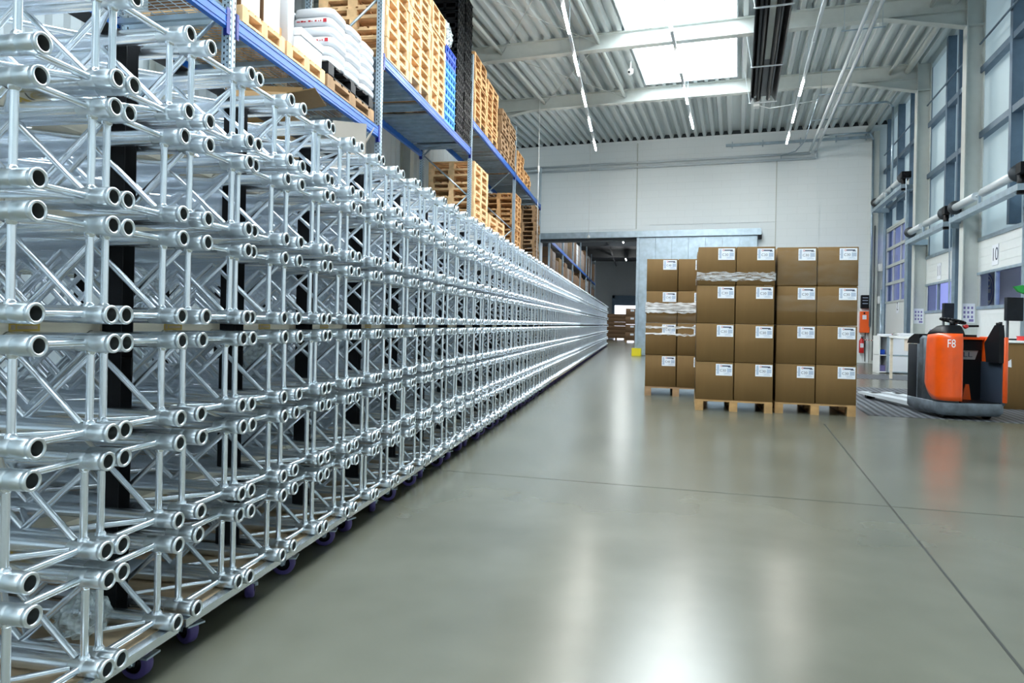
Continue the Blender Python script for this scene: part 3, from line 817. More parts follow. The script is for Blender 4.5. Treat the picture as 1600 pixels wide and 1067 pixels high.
band(.15, 10.86, 1.30, 1.46, 'crinkled clear film band round the upper middle of the left stack', .008, 2, mt=FILM2)
band(.15, 10.86, 1.13, 1.26, 'faint clear film band below the crinkled one on the left stack', .005, 12, mt=FILM3)
band(.15, 10.86, 1.055, 1.085, 'thin bright film strip round the left stack', .003, 3, tilt=.01, mt=FILM2)
band(.15, 10.86, .965, .99, 'lower thin bright film strip round the left stack', .003, 4, tilt=-.03, mt=FILM2)
band(.785, 9.22, 1.70, 1.81, 'clear film band round the top boxes of the middle stack', .004, 5)
band(1.785, 9.25, 1.66, 2.10, 'clear film band round the top boxes of the right stack', .003, 6, mt=FILM3)
band(1.785, 9.25, 1.32, 1.52, 'clear film band round the second boxes of the right stack', .003, 7, mt=FILM3)
crumple('film_knot', (1.66, 9.195, 1.615), (.09, .05, .07), 'small twisted knot of film on the middle stack', 'plastic wrap', SACK, 9)

# ------------------------------------------------------------------ pallet rack
RX0, RX1 = -3.4, -4.5
UP = [1.5, 5.2, 8.58, 13.58, 18.68, 23.8]
LV = [3.65, 3.65, 4.65, 5.28, 5.28]
rack = thing('pallet_rack', 'tall blue and galvanised pallet rack along the left side behind the trusses', 'rack')
def upright(parent, x, y, z1, s=1, w_=.095, d_=.07, h0=0):
    m = MB(); d_ = d_*s
    # C section post: front web plus two flanges with slots modelled as dark insets
    xa, xb = (x, x-d_) if s > 0 else (x, x-d_)
    x0_, x1_ = min(xa, xb), max(xa, xb)
    m.box(x0_, x1_, y-w_/2, y-w_/2+.003, h0, z1); m.box(x0_, x1_, y+w_/2-.003, y+w_/2, h0, z1)
    fx = x if s > 0 else x-d_+0
    m.box(x-.003 if s > 0 else x, x if s > 0 else x+.003, y-w_/2, y+w_/2, h0, z1)
    m.box(x if s > 0 else x-.004, x+.004 if s > 0 else x, y-.012, y+.012, h0, z1)
    z = max(h0, 1.9)
    while z < z1:
        if s > 0:
            for yy in (y-.03, y+.03): m.box(x, x+.0012, yy-.006, yy+.006, z, z+.022, 1)
            m.box(x0_+.02, x0_+.032, y-w_/2-.001, y-w_/2, z, z+.022, 1); m.box(x0_+.05, x0_+.06, y-w_/2-.001, y-w_/2, z+.025, z+.04, 1)
        z += .05
    m.box(x0_-.02, x1_+.02, y-.07, y+.07, 0, .008)
    return m.obj('upright', [ZINC, BLACK], parent)
for y in UP:
    zt = 6.6
    if y < 9: zt = 7.2
    upright(rack, RX0, y, zt); upright(rack, RX1+.07, y, zt, 1)
    b = MB(); z = .3; sgn = 0
    while z+.9 < zt:
        p = [(RX0-.07, z), (RX1+.07, z+.85)] if sgn % 2 == 0 else [(RX1+.07, z), (RX0-.07, z+.85)]
        b.tube((p[0][0], y, p[0][1]), (p[1][0], y, p[1][1]), .018, 6); z += .85; sgn += 1
    b.tube((RX0-.07, y, zt-.1), (RX1+.07, y, zt-.1), .018, 6)
    b.obj('frame_brace', ZINC, rack)
def beam(parent, x, y0, y1, z, s=1):
    m = MB()
    # stepped box beam, 0.13 high
    m.box(x-.05 if s > 0 else x, x if s > 0 else x+.05, y0+.05, y1-.05, z-.13, z-.035)
    m.box(x-.03 if s > 0 else x, x if s > 0 else x+.03, y0+.05, y1-.05, z-.035, z)
    m.box(x-.05 if s > 0 else x, x+.006 if s > 0 else x+.05, y0+.05, y1-.05, z-.036, z-.030)
    m.box(x-.05 if s > 0 else x, x+.005 if s > 0 else x+.05, y0+.05, y1-.05, z-.104, z-.098)
    o = m.obj('beam', [BLUE], parent)
    for y in (y0+.045, y1-.05):
        c_ = MB(); c_.box(x-.052 if s > 0 else x, x+.006 if s > 0 else x+.052, y-.002, y+.008, z-.19, z+.03); c_.box(x, x+.006, y-.04 if y > (y0+y1)/2 else y, y if y > (y0+y1)/2 else y+.04, z-.19, z+.03)
        c_.obj('end_connector', BLUED, o)
    return o
def wire_deck(parent, y0, y1, z):
    m = MB()
    x = RX1+.03; 
    while x < RX0: m.box(x-.0025, x+.0025, y0, y1, z, z+.005); x += .1
    y = y0
    while y < y1: m.box(RX1, RX0+.0, y-.0025, y+.0025, z+.005, z+.010); y += .05
    n = max(2, int((y1-y0)/.42))
    for i in range(n+1):
        yy = y0+(y1-y0)*i/n; m.box(RX1, RX0-.03, yy-.02, yy+.02, z-.045, z)
    return m.obj('wire_deck', ZINC, parent)
def panel_deck(parent, y0, y1, z):
    m = MB(); y = y0+.02
    while y+.2 < y1:
        m.box(RX1, RX0-.03, y, y+.17, z-.006, z); m.box(RX1, RX0-.03, y, y+.01, z-.035, z); m.box(RX1, RX0-.03, y+.16, y+.17, z-.035, z)
        y += .34 if random.Random(int(y*100)).random() < .45 else .20
    return m.obj('steel_deck', ZINC, parent)
for i in range(5):
    z = LV[i]
    beam(rack, RX0, UP[i], UP[i+1], z, 1); beam(rack, RX1, UP[i], UP[i+1], z, -1)
    (wire_deck if i < 2 else panel_deck)(rack, UP[i]+.06, UP[i+1]-.06, z)

# goods on the rack --------------------------------------------------
def palstack(x, y, z, n, mt, label, group, jit=.012, w_=1.0, d_=1.0, h=.1445, seed=0):
    rr = random.Random(seed)
    nm_ = ['lowest']+[ordw(i+1)+' from the bottom' for i in range(1, n-1)]+['topmost']
    for i in range(n):
        o = link('wooden_pallet', P_BIG[id(mt)])
        # local x of pallet runs across the rack; long faces show stringers towards aisle
        if rr.random() < .5: 
            o.location = (x+rr.uniform(-jit, jit), y+rr.uniform(-jit, jit), z+i*h); o.scale = (w_, d_, 1)
        else:
            o.location = (x+w_+rr.uniform(-jit, jit), y+rr.uniform(-jit, jit), z+i*h); o.scale = (d_, w_, 1); o.rotation_euler = (0, 0, pi/2)
        tag(o, '%s pallet, %s of its pile' % (label, nm_[i]), 'pallet', group)
PX = RX0-1.0
palstack(PX, 8.72, 4.655, 20, PINE, 'pale wooden', 'first pale pallet pile on the upper shelf', .012, 1.0, .90, seed=1)
palstack(PX, 9.66, 4.655, 19, PINE, 'bleached wooden', 'second pale pallet pile on the upper shelf', .012, 1.0, 1.02, seed=2)
palstack(PX, 10.72, 4.655, 12, PINE, 'light wooden', 'shorter pale pallet pile on the upper shelf', .015, 1.0, .80, seed=3)
# second row piles further in, seen over the first shelf
palstack(PX, 13.72, 5.285, 10, PINEW, 'warm brown wooden', 'warm pallet pile beyond the black crates', .012, 1.0, 1.15, seed=5)
palstack(PX, 14.92, 5.285, 9, PINEW, 'tan wooden', 'tan pallet pile mid shelf', .012, 1.0, 1.2, seed=6)
palstack(PX, 16.6, 5.285, 8, PINED, 'brown wooden', 'brown pallet pile mid shelf', .03, 1.0, 1.0, seed=7)
palstack(PX, 17.68, 5.285, 8, PINED, 'dull brown wooden', 'dull pallet pile before the fourth upright', .02, 1.0, .88, seed=8)
palstack(PX, 19.0, 5.285, 5, PINEW, 'orange tinted wooden', 'low pallet pile on the far shelf', .02, 1.0, 1.1, seed=9)
palstack(PX, 20.2, 5.285, 3, PINEW, 'honey coloured wooden', 'lowest pallet pile on the far shelf', .02, 1.0, 1.1, seed=10)
# floor piles below
palstack(PX, 13.85, 0.0, 31, PINE, 'cream wooden', 'tall floor pile by the third upright', .008, 1.0, 1.35, seed=11)
palstack(PX, 15.35, 0.0, 25, PINE, 'straw coloured wooden', 'lower floor pile beyond the tall one', .008, 1.0, 1.9, seed=12)
palstack(PX+.02, 18.85, 0.0, 33, PINEW, 'amber wooden', 'floor pile by the fourth upright', .015, .95, 1.0, seed=13)
palstack(PX+.1, 22.5, 0.0, 35, PINED, 'weathered wooden', 'floor pile by the back wall', .03, .90, 1.0, seed=14)
# pallets under goods, first shelf
def rpallet(y, d_, mt, label, z=3.661, x=PX, w_=1.0):
    o = link('wooden_pallet', P_BIG[id(mt)]); o.location = (x, y, z); o.scale = (w_, d_, 1); tag(o, label, 'pallet'); return o
rpallet(5.34, .72, PINE, 'wooden pallet beside the first upright under tall cartons')
rpallet(6.10, .82, PINE, 'wooden pallet under the white boxes on the first shelf')
rpallet(6.98, 1.35, PINED, 'dark wooden pallet under the white sacks, lower one')
def rbox(name, x0, x1, y0, y1, z0, z1, mt, label, cat='box', group=None, r=.006):
    m = MB(); m.bev(0, x1-x0, 0, y1-y0, 0, z1-z0, r, 0, None, 2, 2); o = m.obj(name, mt); o.location = (x0, y0, z0); tag(o, label, cat, group); return o
zt0 = 3.661+.1445
o = rbox('tall_carton', PX+.05, RX0-.04, 5.37, 5.68, zt0, 4.75, CARDF, 'tall brown carton with pale side, nearest on the first shelf')
m = MB(); m.box(RX0-.04-o.location.x, RX0-.038-o.location.x, .01, .30, .01, 4.75-zt0-.01); m.obj('pale_face', CARDW, o)
m = MB(); m.prism([(-.16, 0), (0, .2), (.16, 0), (0, -.2)], 1, -.002, -.0005, 0, Matrix.Translation((.38, 0, .42))); m.obj('printed_diamond', PRINT, o)
o = rbox('tall_carton', PX+.05, RX0-.04, 5.73, 6.03, zt0, 4.72, CARDF, 'tall brown carton with pale side, second on the first shelf')
m = MB(); m.box(RX0-.04-o.location.x, RX0-.038-o.location.x, .01, .29, .01, 4.72-zt0-.01); m.obj('pale_face', CARDW, o)
for i, oy in enumerate((5.45, 5.80)):
    pass
rbox('orange_block', PX+.62, RX0-.16, 6.12, 6.28, zt0, zt0+.20, PINEW, 'small orange brown wooden block at the shelf edge', 'block')
o = rbox('white_carton', PX+.35, RX0-.10, 6.12+.17, 6.41, zt0, zt0+.56, WBOX, 'tall white carton standing on the white boxes pallet')
rbox('white_carton', PX+.35, RX0-.10, 6.12+.17, 6.41, zt0+.565, zt0+.80, WBOX, 'smaller white carton with a printed face, on the tall one')
rbox('brown_carton', PX+.55, RX0-.02, 6.30, 6.58, zt0+.805, zt0+1.25, CARD, 'brown carton on top of the white cartons')
o = rbox('lidded_white_box', PX+.45, RX0-.03, 6.42, 6.90, zt0, zt0+.19, WBOX, 'white lidded box at the shelf edge beside the sacks')
m = MB(); m.box(-.006, .53, -.006, .486, .19, .27); m.obj('lid', WBOX, o)
# black pallet under sacks and white sheet
m = MB(); 
for y in [7.0+i*.19 for i in range(7)]: m.box(PX, RX0, y, y+.12, 3.805+.122, 3.805+.144)
for x in (PX, PX+.45, PX+.9):
    m.box(x, x+.1, 7.0, 8.3, 3.805, 3.905) if False else None
    for y in (7.0, 7.6, 8.15): m.box(x, x+.1, y, y+.14, 3.805, 3.905+.022)
    m.box(x, x+.1, 7.0, 8.3, 3.805, 3.82)
o = m.obj('black_pallet', BLACK); tag(o, 'black pallet directly under the white sacks', 'pallet')
rbox('white_board', PX+.3, RX0+.0, 6.98, 7.30, 3.951, 3.99, WHITEP, 'thin white board sticking out beside the sacks', 'board')
# sacks: layers of pillows
def sack_mesh(sx, sy, sz, seed):
    rr = random.Random(seed); m = MB(); nu, nv = 20, 12; vs = []
    def se(c, e): return math.copysign(abs(c)**e, c)
    for j in range(nv+1):
        ph = -pi/2+pi*j/nv
        for i in range(nu):
            t = 2*pi*i/nu; k = 1+rr.uniform(-.02, .02)
            vs.append((sx/2*se(cos(ph), .35)*se(cos(t), .35)*k, sy/2*se(cos(ph), .35)*se(sin(t), .35)*k, sz/2+sz/2*se(sin(ph), .6)))
    m.add(vs, [(j*nu+i, j*nu+(i+1) % nu, (j+1)*nu+(i+1) % nu, (j+1)*nu+i) for j in range(nv) for i in range(nu)], 0, True)
    return m.mesh('white_sack', SACK)
SK = [sack_mesh(.49, .44, .115, s) for s in range(3)]
m = MB()
for i, (x0, x1) in enumerate(((-.17, -.13), (-.12, -.09), (-.085, -.06), (-.03, .0), (.01, .02), (.05, .07), (.09, .10), (.115, .125))): m.box(x0, x1, -.226, -.222, .045, .062 if i % 2 else .056)
m.box(.15, .19, -.226, -.222, .035, .075)
SPR = m.mesh('red_print', REDP)
for L_ in range(6):
    for cx in range(2):
        for cy in range(3):
            rr = random.Random(L_*10+cx*3+cy)
            o = link('white_sack', SK[(L_+cx+cy) % 3]); o.location = (PX+.26+cx*.49+rr.uniform(-.01, .012), 7.24+.05+cy*.435+rr.uniform(-.01, .01), 3.952+L_*.108)
            lab = 'white plastic sack, %s layer, %s column, %s' % (['bottom', 'second', 'third', 'fourth', 'fifth', 'top'][L_], ['rear', 'aisle side'][cx], ['nearest', 'middle', 'farthest'][cy])
            tag(o, lab+' of the sack pile', 'sack', 'white sacks on the first shelf')
            if cy == 0 and L_ in (2, 4) and cx == 1: link('red_print', SPR, o)
# black crates stack and blue crates
def crate_mesh(w_, d_, h_, mt):
    m = MB(); t = .012
    m.box(0, w_, 0, d_, 0, .01)
    for z0, z1 in ((0, h_*.3), (h_*.72, h_)):
        m.box(0, t, 0, d_, z0, z1); m.box(w_-t, w_, 0, d_, z0, z1); m.box(0, w_, 0, t, z0, z1); m.box(0, w_, d_-t, d_, z0, z1)
    n = 4
    for i in range(n+1):
        x = (w_-.05)*i/n; m.box(x, x+.05, 0, t, 0, h_); m.box(x, x+.05, d_-t, d_, 0, h_)
        y = (d_-.05)*i/n; m.box(0, t, y, y+.05, 0, h_); m.box(w_-t, w_, y, y+.05, 0, h_)
    m.box(-.012, w_+.012, -.012, d_+.012, h_-.025, h_-.01)
    return m
CRB = crate_mesh(.98, .54, .19, BLACK).mesh('black_crate', BLACK)
for k in range(2):
    for i in range(15):
        rr = random.Random(i+50*k)
        o = link('black_crate', CRB); o.location = (PX+rr.uniform(0, .02), 12.33+k*.585+.008*(i % 2), 4.655+i*.192)
        tag(o, 'black plastic crate, %s in the %s black column' % ((ordw(i+1)+' from the shelf'), ['near', 'far'][k]), 'crate', 'black crates on the upper shelf')
CBL = crate_mesh(.96, .68, .15, CYANP).mesh('blue_crate', CYANP); CDB = crate_mesh(.96, .68, .15, DBLUE).mesh('blue_crate', DBLUE)
for i in range(9):
    o = link('blue_crate', CDB if i > 6 else CBL); o.location = (PX+.03, 11.58, 4.655+i*.152)
    tag(o, '%s plastic crate, %s from the shelf in the blue column' % ('cobalt blue' if i > 6 else 'bright blue', ordw(i+1)), 'crate', 'blue crates on the upper shelf')
crumple('plastic_sheet', (PX+.85, 11.9, 6.03), (.3, .6, .55), 'crumpled clear plastic hanging over the blue crates', 'plastic wrap', BAG, 21)

# rack and goods in the room beyond
rack2 = thing('pallet_rack', 'second pallet rack seen through the doorway beyond the back wall', 'rack')
U2 = [26.6, 31.6, 36.6, 41.6, 46.6, 51.6, 56.6]
for y in U2:
    m = MB(); m.box(RX0-.07, RX0, y-.05, y+.05, 0, 6.4); m.box(RX1, RX1+.07, y-.05, y+.05, 0, 6.4); m.obj('upright', ZINC, rack2)
for i in range(len(U2)-1):
    for z in (2.6, 4.45):
        m = MB(); m.box(RX0-.05, RX0, U2[i], U2[i+1], z-.13, z); m.box(RX1, RX1+.05, U2[i], U2[i+1], z-.13, z); m.obj('beam', BLUE, rack2)
        m = MB()
        for q in range(12): yy = U2[i]+.1+q*(U2[i+1]-U2[i]-.2)/12; m.box(RX1, RX0-.05, yy, yy+.3, z, z+.005)
        m.obj('steel_deck', ZINC, rack2)
lvn = {0.0: 'on the floor', 2.606: 'on the lower shelf', 4.456: 'on the upper shelf'}
cnt = 0
for i in range(len(U2)-1):
    for z in (0.0, 2.606, 4.456):
        for k in range(4):
            rr = random.Random(i*31+int(z*10)+k); h = rr.uniform(1.2, 1.65); y0 = U2[i]+.15+k*1.2
            if z == 0: h = rr.uniform(1.7, 2.2)
            mt = rr.choice([CARDF, CARDF, CARD, CARDG, CARDF, CARDG, WBOX]); 
            o = rbox('pallet_load', PX+.08, RX0-.06, y0, y0+1.05, z+.001, z+h, mt, '%s wrapped load %s, %s in the %s bay beyond the doorway' % ('white' if mt is WBOX else ('greyish' if mt is CARDG else 'brown'), lvn[z], ['nearest', 'second', 'third', 'farthest'][k], ordw(i+1)), 'stacked goods', 'loads in the rack beyond the doorway', .01)
            m = MB(); wd_ = RX0-.06-PX-.08
            for zz in range(1, 4): m.box(wd_, wd_+.003, 0, 1.05, h*zz/4-.006, h*zz/4+.006); m.box(0, wd_, -.003, 0, h*zz/4-.006, h*zz/4+.006)
            m.box(wd_, wd_+.003, .52, .53, 0, h); m.obj('carton_seams', PRINT, o)
m = MB(); m.box(0, .012, 0, .5, 0, .3); o = m.obj('hazard_tag', GREENS); o.location = (RX0+.012, 41.3, 2.5); tag(o, 'yellow green sign on the rack beyond the doorway', 'sign')
m = MB(); m.box(-.12, .12, 0, .02, 0, .55); o = m.obj('hanging_sign', GREENS); o.location = (.28, 40.0, 4.6); tag(o, 'yellow green hanging sign near the door jamb', 'sign')
m = MB(); m.tube((0, 0, 0), (0, 0, 2.05), .01, 6); o2 = m.obj('hanger', ZINC, o); o2.location = (0, .01, .55)
for i in range(6):
    rbox('long_carton', -2.9, -.75, 50.0, 51.2, .15+i*.29, .15+(i+1)*.29-.008, CARDF, 'long brown carton, %s in the low stack past the truss row' % ['bottom', 'second', 'third', 'fourth', 'fifth', 'top'][i], 'box', 'long cartons beyond the doorway')
m = MB(); m.box(-2.9, -.75, 50, 51.2, .12, .148)
for x in (-2.9, -2.2, -1.5, -.87): m.box(x, x+.12, 50, 51.2, 0, .12)
o = m.obj('wooden_pallet', PINED); tag(o, 'wooden pallet under the long cartons beyond the doorway', 'pallet')
for i in range(4):
    for j in range(2):
        o = rbox('cardboard_box', -.66+j*.62, -.66+j*.62+.6, 43.2, 44.2, .146+i*.5, .146+i*.5+.49, mat('reddish cardboard', (.33, .17, .11), .7) if (i+j) % 7 == 9 else CARDF, 'brown box, %s row %s side, of the labelled stack beyond the doorway' % (rowsn[i], ['left', 'right'][j]), 'box', 'boxes beyond the doorway')
        m = MB(); m.box(.3, .52, -.003, 0, .3, .42); m.obj('shipping_label', PAPER, o)
o = link('wooden_pallet', P_BIG[id(PINED)]); o.location = (-.68, 43.2, 0); o.scale = (1.25, 1.0, 1); tag(o, 'pallet under the labelled boxes beyond the doorway', 'pallet')

# ------------------------------------------------------------------ lamps, heater, pipes under the roof
def lamp_run(x0, y0, x1, y1, z, n, name, frac=.55, Mw=None, lab='', lit=99):
    a = Vector((x0, y0, z)); b = Vector((x1, y1, z)); d = (b-a); L_ = d.length; d.normalize(); w_ = Vector((-d.y, d.x, 0))
    r = thing('strip_light', lab, 'lamp', (0, 0, 0), 0, 'strip light runs under the roof')
    if Mw is not None: r.matrix_world = Mw
    R3 = Matrix((( d.x, w_.x, 0, a.x), (d.y, w_.y, 0, a.y), (0, 0, 1, a.z), (0, 0, 0, 1)))
    m = MB(); m.box(0, L_, -.03, .03, 0, .045, 0, R3); m.obj('lamp_rail', STEELW, r)
    st = L_/n
    for i in range(n):
        t = MB(); s0 = i*st+st*(1-frac)/1; t.box(s0, i*st+st, -.02, .02, -.022, 0, 0, R3); t.obj('lamp_tube', TUBEL if i >= n-lit else STEELW, r)
    m = MB()
    for i in range(n+1):
        s0 = min(L_-.05, i*st+.05); m.tube(R3 @ Vector((s0, 0, .04)), R3 @ Vector((s0, 0, ZC-z)), .004, 5)
    m.obj('hanger', ZINC, r)
    return r
lamp_run(-1.43, 2, -1.43, 22.7, 6.9, 9, 'a', .5, lab='strip light run hanging above the front of the truss stacks')
lamp_run(-1.34, 2, -1.34, 20.5, 6.9, 8, 'b', .5, Mw=BM, lab='strip light run hanging under the roof light')
lamp_run(1.36, 2, 1.36, 22.9, 6.9, 9, 'c', .45, Mw=BM, lit=3, lab='strip light run hanging between the heater and the roof pipes')
# radiant heater
r = thing('radiant_heater', 'long dark radiant tube heater hanging beside the roof light', 'heater'); r.matrix_world = BM
m = MB()
d0, d1 = 8.0, 18.85
prof = [(.20, 6.98), (.30, 7.16), (.74, 7.16), (.84, 6.98), (.825, 6.98), (.73, 7.145), (.31, 7.145), (.215, 6.98)]
m.prism(prof, 1, d0, d1); m.obj('reflector', LEAD, r)
m = MB()
for q in (.40, .64): m.tube((q, d0, 7.06), (q, d1-.05, 7.06), .05, 14)
for i in range(3): m.box(.29+i*.16, .30+i*.16, d0, d1-.1, 6.99, 7.1)
m.obj('burner_tube', BLACK, r)
m = MB(); m.box(.46, .58, d0, 16.1, 7.08, 7.10); m.obj('pale_plate', CREAMP, r)
m = MB()
for D in (10, 13.2, 16.2, 18.8):
    m = MB(); m.box(.17, .87, D-.02, D+.02, 6.955, 6.975); m.tube((.2, D, 6.97), (.05, D, ZC), .006, 5); m.tube((.84, D, 6.97), (.95, D, ZC), .006, 5)
    m.obj('hanging_bracket', STEELW, r)
m = MB(); m.box(.30, .44, 18.85, 19.1, 6.9, 7.12); m.path([(.45, 19, 6.95), (.7, 19.2, 6.92), (1.9, 19.4, 7.1)], .012, 6); m.obj('gas_unit', WHITEP, r)
# twin pipes along the roof then across the wall
for k, (q, z) in enumerate(((2.22, 7.10), (2.40, 7.10))):
    m = MB(); zz = 7.02-k*.17
    m.path([(q, -3, z), (q, DB-.15, z), (q, DB-.15, zz), (QL+.3, DB-.15, zz-.0)], .04, 12)
    o = m.obj('water_pipe', STEELW); o.matrix_world = BM
    tag(o, ['left one of the twin pale pipes running down the roof to the back wall', 'right one of the twin pale pipes running down the roof to the back wall'][k], 'pipe', 'twin roof pipes')
m = MB()
for D in (13.4, 15.2, 17.4, 19.2, 21.5): m.box(1.9, 2.7, D-.015, D+.015, 7.16, 7.18); m.tube((1.95, D, 7.17), (1.95, D, ZC), .005, 5); m.tube((2.65, D, 7.17), (2.65, D, ZC), .005, 5)
o = m.obj('pipe_hanger', ZINC); o.matrix_world = BM; tag(o, 'thin steel hangers carrying the twin roof pipes', 'bracket')
# cable tray and conduits near the corner
m = MB(); m.box(-.5, 4.2, DB-.12, DB-.04, 7.42, 7.5); 
for q in (-.3, .7, 1.9, 3.0, 3.9): m.box(q, q+.03, DB-.16, DB-.02, 7.36, 7.56)
o = m.obj('cable_tray', ZINC); o.matrix_world = BM; tag(o, 'galvanised cable tray high on the back wall', 'cable tray')
m = MB(); m.path([(2.6, 21.5, 7.55), (3.9, 21.5, 7.55), (4.05, 21.5, 7.4), (4.05, 21.5, 5.0)], .03, 8); m.path([(2.6, 21.5, 7.55), (2.6, DB-.3, 7.55), (4.0, DB-.3, 7.55), (4.1, DB-.3, 7.3), (4.1, DB-.3, 1.2)], .03, 8)
o = m.obj('cable_conduit', ZINC); o.matrix_world = BM; tag(o, 'conduit looping from the roof corner down the dock wall', 'pipe')
m = MB(); m.path([(1.9, 19.4, 7.15), (1.95, 23.8, 7.15), (1.75, 24.6, 7.05), (1.3, 24.7, 6.95), (1.3, 24.7, 6.85)], .018, 6)
o = m.obj('gas_pipe', ZINC); o.matrix_world = BM; tag(o, 'thin gas pipe from the heater to the back wall', 'pipe')
# pull cords
for k, (q, D, z0) in enumerate(((-5.27, DB-.36, 4.32), )):
    m = MB(); m.tube((q, D, z0), (q, D, ZC), .008, 6); m.lathe((q, D, z0-.05), (0, 0, 1), [(0, 0), (0, .06), (.06, .06), (.12, .02), (.12, 0)], 12)
    o = m.obj('pull_cord', WHITEP); o.matrix_world = BM; tag(o, 'thin cord with a white end hanging in front of the door rail', 'cord')
m = MB(); m.tube((-2.95, 20.0, 2.5), (-2.95, 20.0, ZC), .009, 6); m.lathe((-2.95, 20.0, 5.6), (0, 0, 1), [(0, 0), (0, .03), (.18, .03), (.18, 0)], 10)
o = m.obj('pull_cord', WHITEP); tag(o, 'thin cord hanging before the far pallet piles', 'cord')
# ceiling camera by the roof light
m = MB(); m.lathe((0, 0, 0), (0, 0, 1), [(0, 0), (.01, .05), (.05, .07), (.14, .07), (.14, 0)], 14); m.tube((0, 0, .1), (0, 0, .35), .02, 8); m.tube((-.02, -.07, .05), (-.02, -.09, .05), .03, 10, 1)
o = m.obj('ceiling_camera', [WHITEP, BLACK]); o.matrix_world = BM @ Matrix.Translation((-2.72, 17.4, 7.5)); tag(o, 'small white camera hanging at the edge of the roof light', 'camera')

# ------------------------------------------------------------------ ride-on pallet truck
tr = thing('pallet_truck', 'orange and grey ride-on pallet truck marked F8 beside the carton stacks', 'pallet truck', (3.77, 9.27, 0), radians(6))
W_ = .755; Ln = .90
def plan(inset=0, y1=Ln, rc=.17, x1=W_, left_only=None):
    pts = []
    for k in range(9):
        t = pi+ (pi/2)*k/8
        pts.append((rc+inset+(rc)*cos(t), rc+inset+(rc)*sin(t)))
    return pts
def rrect(x0, x1, y0, y1, rs, seg=7):
    # rs radii for (x1,y1),(x0,y1),(x0,y0),(x1,y0)
    out = []
    for (cx, cy, st, r_) in ((x1-rs[0], y1-rs[0], 0, rs[0]), (x0+rs[1], y1-rs[1], 1, rs[1]), (x0+rs[2], y0+rs[2], 2, rs[2]), (x1-rs[3], y0+rs[3], 3, rs[3])):
        for k in range(seg+1):
            t = (st+k/seg)*pi/2; out.append((cx+r_*cos(t), cy+r_*sin(t)))
    return out
def loft(m, sections, mi=0, sm=True, cap=True):
    n = len(sections[0][0]); vs = []
    for poly, z in sections: vs += [(p[0], p[1], z if not callable(z) else z(p)) for p in poly]
    m.add(vs, [(k*n+i, k*n+(i+1) % n, (k+1)*n+(i+1) % n, (k+1)*n+i) for k in range(len(sections)-1) for i in range(n)], mi, sm)
    b = len(m.v)-len(vs)
    if cap:
        m.f.append(tuple(b+i for i in range(n-1, -1, -1))); m.m.append(mi); m.s.append(False)
        m.f.append(tuple(b+(len(sections)-1)*n+i for i in range(n))); m.m.append(mi); m.s.append(False)
# chassis skirt
m = MB(); loft(m, [(rrect(.04, W_-.03, .04, Ln, (.03, .03, .14, .06)), .05), (rrect(0, W_, 0, Ln, (.03, .03, .17, .08)), .10), (rrect(0, W_, 0, Ln, (.03, .03, .17, .08)), .20), (rrect(.005, W_-.005, .005, Ln, (.03, .03, .16, .07)), .21)])
m.obj('chassis', TGREY, tr)
# grey left body
m = MB()
loft(m, [(rrect(.012, .215, .02, .66, (.02, .02, .16, .02)), .19), (rrect(.012, .215, .02, .66, (.02, .02, .16, .02)), 1.0), (rrect(.05, .20, .06, .64, (.02, .02, .10, .02)), 1.04)])
m.box(.012, W_-.02, .50, .66, .19, 1.0)
m.obj('body', TGREY, tr)
# orange side shell: wraps from the left side round the rear left corner
def shellpath():
    out = []
    for y in (.42, .36, .30, .22): out.append((0, y))
    rc = .17
    for k in range(10): t = pi+(pi/2)*k/9; out.append((rc+rc*cos(t), rc+rc*sin(t)))
    for x in (.18, .20, .225): out.append((x, 0))
    return out
sp = shellpath(); m = MB(); vs = []; n = len(sp); rowsz = 14
L_acc = [0]
for a, b in zip(sp[:-1], sp[1:]): L_acc.append(L_acc[-1]+(Vector(b)-Vector(a)).length)
for j in range(rowsz+1):
    for i, (x, y) in enumerate(sp):
        u = L_acc[i]/L_acc[-1]
        zb_ = .235+.20*max(0, (.42-u)/.42)**2; zt_ = 1.075-.05*max(0, (.5-u))
        z = zb_+(zt_-zb_)*j/rowsz
        # slight inward lean to the top and bulge out of the skirt
        inn = .012*max(0, (z-.9)/.17)**2
        # leaning front edge
        yy = y-(.05*(z-.3)/.8 if i == 0 else 0)
        dx = -.014; dy = -.014
        nx = -1 if x < .17 else 0; ny = -1 if y < .17 else 0
        if x < .17 and y < .17:
            v_ = Vector((x-.17, y-.17)).normalized(); nx, ny = v_.x, v_.y
        vs.append((x+nx*(.014-inn), yy+ny*(.014-inn), z))
m.add(vs, [(j*n+i, j*n+i+1, (j+1)*n+i+1, (j+1)*n+i) for j in range(rowsz) for i in range(n-1)], 0, True)
so = m.obj('side_shell', ORANGE, tr, False)
md = so.modifiers.new('thickness', 'SOLIDIFY'); md.thickness = .03; md.offset = -1
# black console + steering
m = MB()
loft(m, [(rrect(.02, .30, .05, .50, (.05, .05, .12, .04)), 1.04), (rrect(.03, .30, .08, .44, (.05, .05, .10, .04)), 1.10), (rrect(.10, .30, .14, .40, (.05, .05, .08, .04)), 1.165), (rrect(.14, .29, .16, .37, (.04, .04, .04, .04)), 1.18)])
m.obj('console', BLACK, tr)
m = MB(); R0 = .135; c0 = Vector((.23, .24, 1.235)); ti = Matrix.Rotation(radians(12), 4, 'Y')
pts = [c0+(ti @ Vector((R0*cos(2*pi*i/20), R0*sin(2*pi*i/20), 0))) for i in range(21)]
m.path(pts, .016, 8)
for a in (.6, 2.7, 4.7): m.tube(c0+Vector((0, 0, -.02)), c0+(ti @ Vector((R0*cos(a), R0*sin(a), 0))), .012, 8)
m.tube(c0-Vector((0, 0, .07)), c0, .035, 12)
sw = m.obj('steering_wheel', BLACK, tr)
